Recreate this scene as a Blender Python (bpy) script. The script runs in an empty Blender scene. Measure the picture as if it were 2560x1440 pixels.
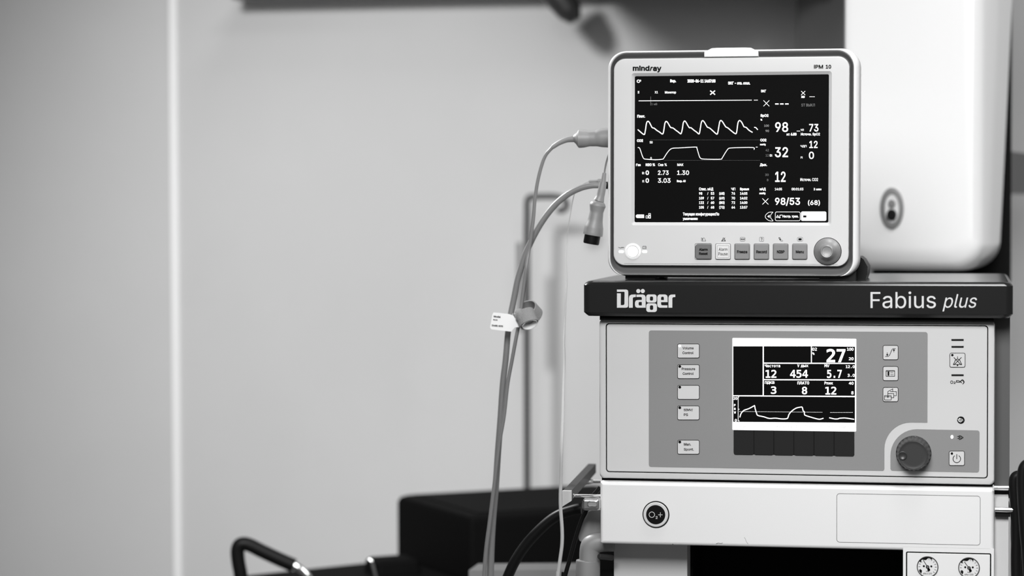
import bpy, bmesh, math, os
from mathutils import Matrix, Vector
from mathutils.geometry import delaunay_2d_cdt

S = bpy.context.scene
COL = S.collection
R = math.radians

# ------------------------------------------------------------------ camera
FPX = 6150.0                                   # focal length in pixels of the 2560 px wide frame
YAW, PITCH, ROLL = R(10.5), math.atan(206 / FPX), -0.003
CAM_R = (Matrix.Rotation(YAW, 4, 'Z') @ Matrix.Rotation(math.pi / 2 - PITCH, 4, 'X')
         @ Matrix.Rotation(ROLL, 4, 'Z')).to_3x3()
DIST = 2.68                                    # camera to the monitor's screen
CAM = Vector((0, 0.05, 1.543)) - CAM_R @ Vector(((1828 - 1280) / FPX * DIST, (720 - 372) / FPX * DIST, -DIST))
cd = bpy.data.cameras.new('camera')
cam = bpy.data.objects.new('camera', cd)
COL.objects.link(cam)
cam.matrix_world = Matrix.Translation(CAM) @ CAM_R.to_4x4()
cd.sensor_width = 36
cd.lens = FPX / 2560 * 36
cd.clip_end = 50
cd.dof.use_dof = True
cd.dof.focus_distance = 2.66
cd.dof.aperture_fstop = 3.2
S.camera = cam

# ------------------------------------------------------------------ world, lights, exposure
S.view_settings.view_transform = 'Standard'
S.view_settings.look = 'None'
S.view_settings.exposure = -0.38
S.view_settings.gamma = 1.0
S.view_settings.use_curve_mapping = False
w = bpy.data.worlds.new('room_ambient')
S.world = w
w.use_nodes = True
w.node_tree.nodes['Background'].inputs[0].default_value = (1, 1, 1, 1)
w.node_tree.nodes['Background'].inputs[1].default_value = 0.17


def lamp(name, kind, loc, target, energy, size=None, **kw):
    l = bpy.data.lights.new(name, kind)
    l.energy = energy
    if kind == 'AREA':
        l.shape = 'RECTANGLE'
        l.size, l.size_y = size
    for k, v in kw.items():
        setattr(l, k, v)
    o = bpy.data.objects.new(name, l)
    COL.objects.link(o)
    o.location = loc
    d = Vector(target) - Vector(loc)
    o.rotation_euler = d.to_track_quat('-Z', 'Y').to_euler()
    return o


lamp('front_key_light', 'AREA', (0.12, -1.8, 2.25), (0.32, 0.0, 1.22), 13, (0.9, 0.7), spread=R(75))  # added key light, keeps the machine fronts brighter than the wall
lamp('overhead_area_light', 'AREA', (-0.2, 0.80, 2.95), (-0.2, 0.82, 0), 9, (0.6, 0.6))
lamp('overhead_area_light', 'AREA', (1.5, 0.0, 2.9), (0.95, 0.7, 1.4), 20, (0.4, 0.6))  # added to brighten the cabinet face, right wall and shelf end
lamp('overhead_area_light', 'AREA', (0.35, -0.32, 2.95), (0.35, -0.30, 0), 15, (0.5, 0.4))
lamp('side_spot_light', 'SPOT', (-1.15, 0.85, 2.35), (-0.28, 0.05, 1.35), 230, spot_size=R(36), spot_blend=0.8, shadow_soft_size=0.12)
lamp('wall_spot_light', 'SPOT', (-0.80, -0.9, 2.3), (-0.70, 1.42, 1.24), 240, spot_size=R(52), spot_blend=1.0,
     shadow_soft_size=0.15)


# ------------------------------------------------------------------ pixel -> place on a real plane
class Frame:
    """A thing's own axes: x right, y into depth, z up. at() says where a spot of the photo lies on its plane y=Y."""
    def __init__(self, origin, yaw=0.0, roll=0.0):
        self.M = Matrix.Translation(Vector(origin)) @ Matrix.Rotation(yaw, 4, 'Z') @ Matrix.Rotation(roll, 4, 'Y')
        self.I = self.M.inverted()

    def at(self, px, py, Y=0.0):
        d = CAM_R @ Vector(((px - 1280) / FPX, (720 - py) / FPX, -1))
        o = self.I @ CAM
        d = self.I.to_3x3() @ d
        t = (Y - o.y) / d.y
        p = o + d * t
        return Vector((p.x, Y, p.z))

    def rect(self, x0, y0, x1, y1, Y=0.0):
        a, b, c, d = self.at(x0, y0, Y), self.at(x1, y0, Y), self.at(x0, y1, Y), self.at(x1, y1, Y)
        return ((a.x + c.x) / 2, (c.z + d.z) / 2, (b.x + d.x) / 2, (a.z + b.z) / 2)   # u0, v0, u1, v1

    def k(self, px, py, Y=0.0):                # metres per pixel there
        return (self.at(px + 1, py, Y) - self.at(px, py, Y)).length


W = Frame((0, 0, 0))


def at_depth(px, py, D):
    return CAM + CAM_R @ Vector(((px - 1280) / FPX * D, (720 - py) / FPX * D, -D))


# ------------------------------------------------------------------ materials
def mat(name, v, rough=0.5, metal=0.0, noise=0.0, scale=60.0, bump=0.0, emit=0.0, coat=0.0, spec=0.5, alpha=None):
    m = bpy.data.materials.new(name)
    m.use_nodes = True
    nt = m.node_tree
    b = nt.nodes['Principled BSDF']
    b.inputs['Base Color'].default_value = (v, v, v, 1)
    b.inputs['Roughness'].default_value = rough
    b.inputs['Metallic'].default_value = metal
    b.inputs['Coat Weight'].default_value = coat
    b.inputs['Specular IOR Level'].default_value = spec
    if emit:
        b.inputs['Emission Color'].default_value = (1, 1, 1, 1)
        b.inputs['Emission Strength'].default_value = emit
    if noise or bump:
        tc = nt.nodes.new('ShaderNodeTexCoord')
        n = nt.nodes.new('ShaderNodeTexNoise')
        n.inputs['Scale'].default_value = scale
        n.inputs['Detail'].default_value = 4
        nt.links.new(tc.outputs['Object'], n.inputs['Vector'])
        if noise:
            r = nt.nodes.new('ShaderNodeMapRange')
            r.inputs['To Min'].default_value = v * (1 - noise)
            r.inputs['To Max'].default_value = v * (1 + noise)
            nt.links.new(n.outputs['Fac'], r.inputs['Value'])
            nt.links.new(r.outputs['Result'], b.inputs['Base Color'])
        if bump:
            bp = nt.nodes.new('ShaderNodeBump')
            bp.inputs['Strength'].default_value = bump
            bp.inputs['Distance'].default_value = 0.001
            nt.links.new(n.outputs['Fac'], bp.inputs['Height'])
            nt.links.new(bp.outputs['Normal'], b.inputs['Normal'])
    return m


M = dict(
    wall=mat('painted_wall', 0.55, 0.75, noise=0.03, scale=8, bump=0.2),
    wall_shade=mat('shade_toned_post', 0.2, 0.7),  # dark tone put in for shade on the right of the wall
    white_strip=mat('white_joint_strip', 0.95, 0.4),
    floor=mat('floor_vinyl', 0.25, 0.5, noise=0.1, scale=20),
    ceil=mat('ceiling_paint', 0.7, 0.9),
    bezel=mat('light_moulded_plastic', 0.57, 0.45, noise=0.04, scale=1800, bump=0.05),
    shell=mat('monitor_shell_plastic', 0.72, 0.35),
    rim=mat('grey_rim_plastic', 0.11, 0.4),
    keygrey=mat('grey_key_rubber', 0.20, 0.5),
    keydark=mat('dark_key_rubber', 0.12, 0.5),
    keylight=mat('light_key_rubber', 0.66, 0.45),
    ink=mat('black_ink', 0.006, 0.6, spec=0.05),
    inksoft=mat('grey_ink', 0.12, 0.6),
    screen=mat('black_screen_glass', 0.004, 0.5, spec=0.02),
    glow=mat('screen_glow', 0.3, 0.5, emit=1.6),
    glowdim=mat('screen_dim_glow', 0.0, 0.5, emit=0.2),
    glowmid=mat('screen_mid_glow', 0.0, 0.5, emit=0.5),
    lit=mat('bright_backlight', 0.4, 0.4, emit=1.5),
    litgrey=mat('pale_screen_lettering', 0.0, 0.5, emit=0.85),
    charcoal=mat('charcoal_lacquer', 0.009, 0.2, noise=0.2, scale=1500, bump=0.02),
    print=mat('white_print', 0.58, 0.5),
    drawer=mat('white_lacquered_metal', 0.70, 0.45, noise=0.04, scale=1800, bump=0.05),
    machine=mat('light_lacquered_metal', 0.54, 0.45, noise=0.04, scale=1800, bump=0.05),
    membrane=mat('grey_membrane', 0.215, 0.5, noise=0.05, scale=1800, bump=0.05),
    membkey=mat('light_membrane_key', 0.56, 0.5),
    softkey=mat('charcoal_softkey', 0.016, 0.7, noise=0.1, scale=1800, bump=0.03, spec=0.1),
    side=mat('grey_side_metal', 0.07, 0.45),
    black=mat('black_plastic', 0.005, 0.45, spec=0.15),
    blackmatt=mat('black_vinyl', 0.004, 0.8, spec=0.06),
    chrome=mat('chrome', 0.85, 0.12, metal=1.0),
    steel=mat('brushed_steel', 0.55, 0.3, metal=1.0),
    cable=mat('light_grey_cable', 0.19, 0.4),
    plug=mat('light_grey_plug', 0.24, 0.45),
    clear=mat('clear_sampling_tube', 0.42, 0.25),
    velcro=mat('grey_hook_and_loop_fabric', 0.27, 0.95, noise=0.25, scale=900, bump=1.0),
    velcro_in=mat('white_band_lining', 0.85, 0.8),
    tag=mat('white_tag', 0.9, 0.5),
    knob=mat('dark_grey_knob', 0.030, 0.36, spec=0.5),
    metalknob=mat('grey_metallic_knob', 0.27, 0.42, metal=0.3),
    cabinet=mat('white_enamel', 0.94, 0.22, coat=0.3),
    dial=mat('white_dial', 0.7, 0.3),
    pole=mat('dark_pole', 0.03, 0.4),
    grip=mat('dark_anodised_rail', 0.03, 0.5, spec=0.2),
    lockring=mat('grey_lock_ring', 0.22, 0.4),
    dimgrey=mat('plain_mid_grey', 0.22, 0.6),  # one even mid grey for the tray and the tube by the pole
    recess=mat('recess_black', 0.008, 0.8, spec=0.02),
)

# ------------------------------------------------------------------ mesh building
FONT_DIR = os.path.join(bpy.utils.resource_path('LOCAL'), 'datafiles', 'fonts')


def font(fn):
    try:
        return bpy.data.fonts.load(os.path.join(FONT_DIR, fn))   # Blender's own typefaces
    except Exception:
        return None


SANS, MONO = font('Inter.woff2'), font('DejaVuSansMono.woff2')
_glyphs = {}


def outline(text, mono, shear=0.0):
    key = (text, mono, shear)
    if key in _glyphs:
        return _glyphs[key]
    c = bpy.data.curves.new('t', 'FONT')
    c.body, c.size, c.resolution_u, c.shear = text, 1.0, 4, shear
    f = MONO if mono else SANS
    if f:
        c.font = f
    c.fill_mode = 'NONE'
    o = bpy.data.objects.new('t', c)
    COL.objects.link(o)
    me = bpy.data.meshes.new_from_object(o)
    nxt = {}
    for e in me.edges:
        nxt.setdefault(e.vertices[0], []).append(e.vertices[1])
        nxt.setdefault(e.vertices[1], []).append(e.vertices[0])
    seen, loops = set(), []
    for i in range(len(me.vertices)):
        if i in seen or i not in nxt:
            continue
        loop, cur = [], i
        while cur is not None:
            seen.add(cur)
            loop.append(me.vertices[cur].co.xy.copy())
            up = [j for j in nxt[cur] if j not in seen]
            cur = (cur + 1) if (cur + 1) in up else (up[0] if up else None)
        if len(loop) > 2:
            loops.append(loop)
    bpy.data.objects.remove(o)
    bpy.data.curves.remove(c)
    bpy.data.meshes.remove(me)
    _glyphs[key] = loops
    return loops


def winding(p, loop):
    wn = 0
    for a, b in zip(loop, loop[1:] + loop[:1]):
        cr = (b[0] - a[0]) * (p[1] - a[1]) - (p[0] - a[0]) * (b[1] - a[1])
        if a[1] <= p[1] < b[1] and cr > 0:
            wn += 1
        elif b[1] <= p[1] < a[1] and cr < 0:
            wn -= 1
    return wn


def rr(u0, v0, u1, v1, r, n=6):
    """Rounded rectangle as points (u, v), counter-clockwise; r one radius or four (bl, br, tr, tl)."""
    rs = [r] * 4 if not isinstance(r, (tuple, list)) else list(r)
    out = []
    for (cu, cv, a0), rad in zip(((u0, v0, 180), (u1, v0, 270), (u1, v1, 0), (u0, v1, 90)), rs):
        rad = max(rad, 1e-6)
        sx = 1 if cu == u0 else -1
        sy = 1 if cv == v0 else -1
        for k in range(n + 1):
            a = R(a0 + 90 * k / n)
            out.append((cu + sx * rad + rad * math.cos(a), cv + sy * rad + rad * math.sin(a)))
    return out


def inset(rc, d):
    return (rc[0] + d, rc[1] + d, rc[2] - d, rc[3] - d)


def catmull(pts, n=8):
    pts = [Vector(p) for p in pts]
    P = [pts[0] * 2 - pts[1]] + pts + [pts[-1] * 2 - pts[-2]]
    out = []
    for i in range(1, len(P) - 2):
        for k in range(n):
            t = k / n
            a, b, c, d = P[i - 1], P[i], P[i + 1], P[i + 2]
            out.append(0.5 * ((2 * b) + (c - a) * t + (2 * a - 5 * b + 4 * c - d) * t * t + (3 * b - a - 3 * c + d) * t ** 3))
    out.append(pts[-1])
    return out


class MB:
    def __init__(self):
        self.bm = bmesh.new()

    def loft(self, secs, cap0=True, cap1=True, closed=False):
        """secs: list of (points2d, y) or lists of 3D points, all of equal count."""
        rings = []
        for s in secs:
            if isinstance(s, tuple):
                pts = [(p[0], s[1], p[1]) for p in s[0]]
            else:
                pts = s
            rings.append([self.bm.verts.new(p) for p in pts])
        n = len(rings[0])
        pairs = list(zip(rings, rings[1:])) + ([(rings[-1], rings[0])] if closed else [])
        for a, b in pairs:
            for i in range(n):
                j = (i + 1) % n
                try:
                    self.bm.faces.new((a[i], a[j], b[j], b[i]))
                except ValueError:
                    pass
        if not closed:
            if cap0:
                self.bm.faces.new(rings[0])
            if cap1:
                self.bm.faces.new(rings[-1][::-1])
        return self

    def slab(self, rc, r, y0, y1, bev=0.001, n=6):
        """Rounded plate, front at y0 with a rounded front edge of size bev."""
        rs = r if isinstance(r, (tuple, list)) else [r] * 4
        secs = []
        for k in range(4):
            a = R(90 * k / 3)
            d = bev * (1 - math.sin(a))
            secs.append((rr(*inset(rc, d), [max(q - d, 1e-5) for q in rs], n), y0 + bev * (1 - math.cos(a))))
        secs.append((rr(*rc, rs, n), y1))
        return self.loft(secs)

    def ring(self, outer, ro, inner, ri, y0, y1, bev=0.001, yi=None, n=6):
        """A frame: rounded plate with a rounded opening."""
        yi = y1 if yi is None else yi
        secs = [(rr(*outer, ro, n), y1), (rr(*outer, ro, n), y0 + bev), (rr(*inset(outer, bev * 0.3), ro, n), y0 + bev * 0.3),
                (rr(*inset(outer, bev), max(ro - bev, 1e-5), n), y0), (rr(*inner, ri, n), y0), (rr(*inner, ri, n), yi)]
        return self.loft(secs, closed=True)

    def box(self, x0, y0, z0, x1, y1, z1):
        return self.loft([([(x0, z0), (x1, z0), (x1, z1), (x0, z1)], y0), ([(x0, z0), (x1, z0), (x1, z1), (x0, z1)], y1)])

    def lathe(self, c, axis, prof, n=40):
        """prof: list of (radius, distance along axis) from point c."""
        ax = Vector(axis).normalized()
        u = ax.orthogonal().normalized()
        v = ax.cross(u)
        c = Vector(c)
        secs = [[c + ax * h + (u * math.cos(2 * math.pi * i / n) + v * math.sin(2 * math.pi * i / n)) * max(r, 1e-6)
                 for i in range(n)] for r, h in prof]
        return self.loft(secs)

    def tube(self, pts, rad, n=14, smooth=8, flat=None):
        P = catmull(pts, smooth) if smooth else [Vector(p) for p in pts]
        if not isinstance(rad, (list, tuple)):
            rads = [rad] * len(P)
        else:
            rads = []
            for i in range(len(P)):
                t = i / (len(P) - 1) * (len(rad) - 1)
                a = min(int(t), len(rad) - 2)
                rads.append(rad[a] * (1 - t + a) + rad[a + 1] * (t - a))
        secs = []
        t0 = (P[1] - P[0]).normalized()
        u = t0.orthogonal().normalized()
        for i, p in enumerate(P):
            t = (P[min(i + 1, len(P) - 1)] - P[max(i - 1, 0)]).normalized()
            u = (u - t * u.dot(t)).normalized()
            v = t.cross(u)
            secs.append([p + (u * math.cos(2 * math.pi * k / n) + v * math.sin(2 * math.pi * k / n)) * rads[i] for k in range(n)])
        return self.loft(secs)

    def poly(self, pts, y):
        vs = [self.bm.verts.new((p[0], y, p[1])) for p in pts]
        self.bm.faces.new(vs)
        return self

    def fill(self, loops, y, evenodd=False):
        allp = [p for lp in loops for p in lp]
        ox, oy = min(p[0] for p in allp), min(p[1] for p in allp)
        k = 100.0 / max(max(p[0] for p in allp) - ox, max(p[1] for p in allp) - oy)
        loops = [[((p[0] - ox) * k, (p[1] - oy) * k) for p in lp] for lp in loops]
        vs, es = [], []
        for lp in loops:
            b = len(vs)
            vs += [Vector(p) for p in lp]
            es += [(b + i, b + (i + 1) % len(lp)) for i in range(len(lp))]
        ov, _, of, *_ = delaunay_2d_cdt(vs, es, [], 0, 1e-5)
        bb = [(min(p[0] for p in lp), max(p[0] for p in lp), min(p[1] for p in lp), max(p[1] for p in lp)) for lp in loops]
        bv = {}
        for f in of:
            c = sum((ov[i] for i in f), Vector((0, 0))) / len(f)
            wn = sum(winding(c, lp) for lp, q in zip(loops, bb) if q[0] <= c.x <= q[1] and q[2] <= c.y <= q[3])
            if (wn % 2) if evenodd else wn:
                for i in f:
                    if i not in bv:
                        bv[i] = self.bm.verts.new((ov[i].x / k + ox, y, ov[i].y / k + oy))
                try:
                    self.bm.faces.new([bv[i] for i in f])
                except ValueError:
                    pass
        return self

    def line(self, pts, wd, y, closed=False, caps=True):
        """A flat stroke of width wd through 2D points, mitred at its joints."""
        P = []
        for p in pts:
            p = Vector((p[0], p[1]))
            if not P or (p - P[-1]).length > 1e-7:
                P.append(p)
        if closed and (P[0] - P[-1]).length < 1e-7:
            P.pop()
        n = len(P)
        if n < 2:
            return self
        if caps and not closed:
            P[0] = P[0] - (P[1] - P[0]).normalized() * wd * 0.35
            P[-1] = P[-1] + (P[-1] - P[-2]).normalized() * wd * 0.35
        L, Rr = [], []
        for i, p in enumerate(P):
            a = P[i - 1] if (i or closed) else None
            b = P[(i + 1) % n] if (i < n - 1 or closed) else None
            d0 = (p - a).normalized() if a is not None else None
            d1 = (b - p).normalized() if b is not None else None
            if d0 is None:
                nr, m = Vector((-d1.y, d1.x)), 1.0
            elif d1 is None:
                nr, m = Vector((-d0.y, d0.x)), 1.0
            else:
                t = d0 + d1
                t = t.normalized() if t.length > 1e-4 else d0
                nr = Vector((-t.y, t.x))
                m = min(1.0 / max(abs(nr.dot(Vector((-d0.y, d0.x)))), 0.3), 2.0)
            L.append(self.bm.verts.new((p.x + nr.x * m * wd / 2, y, p.y + nr.y * m * wd / 2)))
            Rr.append(self.bm.verts.new((p.x - nr.x * m * wd / 2, y, p.y - nr.y * m * wd / 2)))
        for i in range(n if closed else n - 1):
            j = (i + 1) % n
            try:
                self.bm.faces.new((L[i], L[j], Rr[j], Rr[i]))
            except ValueError:
                pass
        return self

    def disc(self, c, r, y, n=24, ry=None):
        return self.poly([(c[0] + r * math.cos(2 * math.pi * k / n), c[1] + (ry or r) * math.sin(2 * math.pi * k / n)) for k in range(n)], y)

    def build(self, name, m, parent=None, flip_ok=True, sharp=35, label=None):
        bmesh.ops.recalc_face_normals(self.bm, faces=self.bm.faces)
        me = bpy.data.meshes.new(name)
        self.bm.to_mesh(me)
        self.bm.free()
        for p in me.polygons:
            p.use_smooth = True
        me.set_sharp_from_angle(angle=R(sharp))
        me.materials.append(M[m] if isinstance(m, str) else m)
        o = bpy.data.objects.new(name, me)
        COL.objects.link(o)
        if len(me.polygons) > 1:
            wm = o.modifiers.new('weighted_normals', 'WEIGHTED_NORMAL')
            wm.keep_sharp, wm.weight = True, 60
        if parent is not None:
            o.parent = parent
        if label:
            o['label'] = label
        return o


class Ink:
    """Print on a plane y=Y of a frame: spots are given in photo pixels or in an enlarged view (ox, oy, scale)."""
    def __init__(self, frame, Y, ox=0, oy=0, s=1.0):
        self.F, self.Y, self.v = frame, Y, (ox, oy, s)
        self.mb = MB()

    def view(self, ox, oy, s):
        self.v = (ox, oy, s)
        return self

    def p(self, X, Yy):
        ox, oy, s = self.v
        q = self.F.at(ox + X / s, oy + Yy / s, self.Y)
        return (q.x, q.z)

    def w(self, d):
        ox, oy, s = self.v
        return self.F.k(1900, 600, self.Y) * d / s

    def line(self, pts, wd, closed=False, caps=True):
        self.mb.line([self.p(*q) for q in pts], self.w(wd), self.Y, closed, caps)
        return self

    def curve(self, pts, wd, n=5):
        return self.line([(q.x, q.y) for q in catmull([(a, b, 0) for a, b in pts], n)], wd)

    def fillp(self, loops, evenodd=True):
        self.mb.fill([[self.p(*q) for q in lp] for lp in loops], self.Y, evenodd)
        return self

    def rrect(self, x0, y0, x1, y1, r=2):
        ox, oy, s = self.v
        self.mb.poly([self.p(*q) for q in rr(x0, y0, x1, y1, r)], self.Y)
        return self

    def rline(self, x0, y0, x1, y1, r, wd):
        return self.line(rr(x0, y0, x1, y1, r), wd, closed=True)

    def disc(self, x, y, r):
        c = self.p(x, y)
        self.mb.disc(c, self.w(r), self.Y)
        return self

    def circle(self, x, y, r, wd, a0=0, a1=360):
        n = max(6, int(abs(a1 - a0) / 12))
        pts = [(x + r * math.cos(R(a0 + (a1 - a0) * k / n)), y - r * math.sin(R(a0 + (a1 - a0) * k / n))) for k in range(n + 1)]
        return self.line(pts[:-1], wd, closed=True) if a1 - a0 == 360 else self.line(pts, wd)

    def text(self, t, x0, y0, x1, y1, bold=0.0, mono=False, shear=0.0):
        """Set t so that its inked box fills (x0, y0)-(x1, y1)."""
        loops = outline(t.replace('0', 'O') if mono else t, mono, shear)
        xs = [q.x for lp in loops for q in lp]
        ys = [q.y for lp in loops for q in lp]
        ax, ay = min(xs), min(ys)
        if bold:
            h = bold / 2
            x0, x1, y0, y1 = x0 + h, x1 - h, y0 + h, y1 - h
        sx, sy = (x1 - x0) / (max(xs) - ax), (y1 - y0) / (max(ys) - ay)
        out = [[Vector((x0 + (q.x - ax) * sx, y1 - (q.y - ay) * sy)) for q in lp] for lp in loops]
        if bold:                                   # embolden: move every contour away from its filled side
            area = lambda lp: sum(a.x * b.y - b.x * a.y for a, b in zip(lp, lp[1:] + lp[:1]))
            sgn = 1 if max((area(lp) for lp in out), key=abs) > 0 else -1
            new = []
            for lp in out:
                lp = [p for p, q in zip(lp, lp[-1:] + lp[:-1]) if (p - q).length > 1e-4]
                nl = []
                for k, p in enumerate(lp):
                    d0, d1 = (p - lp[k - 1]).normalized(), (lp[(k + 1) % len(lp)] - p).normalized()
                    tt = d0 + d1
                    tt = tt.normalized() if tt.length > 1e-3 else d0
                    m = min(1 / max(tt.dot(d0), 0.45), 1.6)
                    nl.append(p + Vector((tt.y, -tt.x)) * sgn * m * h)
                new.append(nl)
            out = new
        self.mb.fill([[self.p(q.x, q.y) for q in lp] for lp in out], self.Y, False)
        return self

    def build(self, name, m, parent, label=None):
        return self.mb.build(name, m, parent, label=label)


def thing(name, label, cat, frame=None, group=None, loc=None):
    o = bpy.data.objects.new(name, None)
    COL.objects.link(o)
    o.empty_display_size = 0.02
    if frame is not None:
        o.matrix_world = frame.M
    if loc is not None:
        o.location = loc
    o['label'], o['category'] = label, cat
    if group:
        o['group'] = group
    return o


def tag(o, label, cat, group=None):
    o['label'], o['category'] = label, cat
    if group:
        o['group'] = group
    return o


def struct(o):
    o['kind'] = 'structure'
    return o


# ================================================================== THE ROOM
WY = 1.42
struct(MB().box(-3.2, WY, 0, 1.7, WY + 0.12, 3.0).build('wall_back', 'wall'))
struct(MB().box(-3.2, -4.2, -0.1, 1.7, WY + 0.12, 0).build('floor', 'floor'))
struct(MB().box(-3.2, -4.2, 3.0, 1.7, WY + 0.12, 3.1).build('ceiling', 'ceil'))
# pale vertical joint strip of the wall panels
a, b = W.at(433, 0, WY), W.at(446, 1440, WY)
k = (b.x - a.x) / (b.z - a.z)
xs = lambda z: a.x + (z - a.z) * k
mb = MB()
mb.loft([[(xs(0) - .0056, WY + .001, 0), (xs(0) + .0056, WY + .001, 0), (xs(3) + .0056, WY + .001, 3), (xs(3) - .0056, WY + .001, 3)],
         [(xs(0) - .0056, WY - .004, 0), (xs(0) + .0056, WY - .004, 0), (xs(3) + .0056, WY - .004, 3), (xs(3) - .0056, WY - .004, 3)]])
struct(mb.build('trim_1', 'white_strip'))
# added upright behind the monitor; its dark colour stands for shade on the wall
p0, p1 = W.at(1992, 60, WY - .05), W.at(2140, 60, WY - .05)
struct(MB().box(p0.x, WY - .05, 0, p1.x + 0.05, WY, 3.0).build('trim_2', 'wall_shade'))

# ================================================================== ANAESTHESIA MACHINE
mach = thing('anaesthesia_machine', 'light grey anaesthesia machine with charcoal shelf, small display and rotary knob',
             'medical machine', loc=(W.at(1990, 1000, 0).x, 0.2, 0))
mach_off = Matrix.Translation(-Vector(mach.location))


def mpart(mb, name, m, parent=None, label=None):
    """Shapes are drawn in room coordinates and then moved under the machine."""
    src = mb.mb if isinstance(mb, Ink) else mb
    src.bm.transform(mach_off)
    return src.build(name, m, mach if parent is None else parent, label=label)


# --- top shelf
rc = W.rect(1457, 704, 2533, 793, 0)
SH_TOP = rc[3] + 0.0
SH_D = 0.33
r0 = 0.0042
secs = []
plan_r = 0.008
for (dz, ins) in ((rc[1], r0), (rc[1] + .002, .002), (rc[1] + r0, 0), (rc[3] - r0, 0), (rc[3] - .0018, .0018), (rc[3] - .0004, .004), (rc[3], r0 + .001)):
    pl = rr(rc[0] + ins, ins, rc[2] - ins, SH_D - ins, plan_r, 6)
    secs.append([(q[0], q[1], dz) for q in pl])
shelf = mpart(MB().loft(secs), 'top_shelf', 'charcoal', label='charcoal shelf with white lettering')
# low rim at the back of the shelf, chipped right end
i = Ink(W, -0.0003, 1440, 660, 4.5714)
i.fillp([[(468, 292), (575, 292), (592, 300), (597, 318), (597, 478), (590, 495), (570, 500), (468, 500), (468, 335), (512, 335), (512, 470),
          (540, 470), (553, 460), (555, 322), (548, 317), (468, 318)]])
for dx in (0, 452):
    i.fillp([[(605 + dx, 500), (605 + dx, 385), (612 + dx, 362), (632 + dx, 350), (683 + dx, 348), (683 + dx, 378), (658 + dx, 380), (649 + dx, 390), (649 + dx, 500)]])
i.disc(712, 309, 24).disc(763, 309, 24)
i.fillp([[(690, 350), (765, 348), (785, 356), (796, 378), (796, 500), (698, 500), (680, 490), (674, 470), (674, 440), (682, 420), (700, 412),
          (752, 410), (752, 386), (745, 377), (690, 377)], [(722, 434), (716, 442), (716, 466), (722, 474), (752, 474), (752, 434)]])
rq = lambda x0, y0, x1, y1, r: rr(x0, y0, x1, y1, r)
i.fillp([rq(803, 348, 921, 441, 26), rq(845, 372, 880, 419, 12)])
i.fillp([rq(803, 449, 925, 549, 28), rq(845, 472, 882, 525, 14)])
i.fillp([[(955, 348), (1020, 348), (1040, 358), (1047, 378), (1047, 436), (972, 436), (972, 462), (982, 472), (1045, 472), (1045, 500), (955, 500),
          (936, 490), (929, 468), (929, 380), (937, 358)], [(980, 374), (972, 384), (972, 412), (1004, 412), (1004, 384), (998, 374)]])
mpart(i, 'lettering', 'print', shelf, 'white maker name')
i = Ink(W, -0.0003, 2000, 660, 4.5714)
i.text('Fabius', 806, 315, 1553, 506, bold=1)
i.text('plus', 1628, 345, 2022, 542, bold=0, shear=0.25)
mpart(i, 'lettering', 'print', shelf, 'pale model lettering')

lip = W.rect(1500, 790, 2484, 802.5, .014)
mpart(MB().box(lip[0], .012, lip[1], lip[2], .06, rc[1] + .001), 'shelf_lip_shade', 'recess', shelf)  # lip under the shelf, coloured black for the shade there
# --- control unit under the shelf: frame + inset panel
FY = 0.022
fr = W.rect(1498, 800, 2487, 1204, FY)
pn = W.rect(1516, 812.5, 2468.5, 1187, FY)
u = 1 / 2294.0
mpart(MB().ring(inset(fr, 0), 0.005, inset(pn, -0.0007), 0.0035, FY, FY + 0.03, 0.003, yi=FY + .006), 'control_frame', 'machine')
mpart(MB().slab(inset(pn, 0.0003), 0.003, FY + 0.0008, FY + 0.02, 0.0006), 'control_panel', 'machine')
mpart(MB().slab(inset(pn, -0.003), 0.003, FY + 0.005, FY + 0.02, 0.0006), 'panel_gap', 'recess')
control = mach.children[-2]
PY = FY + 0.0008
# body behind, wider at the right
bd = W.rect(1502, 794, 2524, 1215, 0.06)
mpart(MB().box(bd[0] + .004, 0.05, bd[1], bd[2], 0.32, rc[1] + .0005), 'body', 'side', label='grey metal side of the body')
# membrane areas
def memb(name, pts, Y, m='membrane', parent=None, cls=None):
    i = Ink(W, Y)
    pts3 = [i.p(*q) for q in pts]
    mb = MB()
    mb.loft([(pts3, Y), (pts3, Y + 0.0006)])
    return mpart(mb, name, m, parent or control)


def arc(cx, cy, r, a0, a1, n=8, ry=None):
    return [(cx + r * math.cos(R(a0 + (a1 - a0) * k / n)), cy + (ry or r) * math.sin(R(a0 + (a1 - a0) * k / n))) for k in range(n + 1)]


pts = arc(1628, 832, 6, 180, 270, 4) + arc(2313, 836, 6, 270, 360, 4) + [(2318.5, 1056.5)] + arc(2277, 1122, 66, 270, 180, 10) + \
    [(2211, 1170)] + arc(2206, 1172, 5, 0, 90, 3) + arc(1628, 1161, 6, 90, 180, 4)
memb('membrane_panel', pts, PY - 0.0004)
pts = arc(2292, 1139, 66, 180, 270, 10) + arc(2443, 1082, 6, 270, 360, 4) + arc(2442, 1175, 6, 0, 90, 4) + arc(2232, 1171, 6, 90, 180, 4)
memb('membrane_panel', pts, PY - 0.0004)
YM = PY - 0.0004


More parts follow.
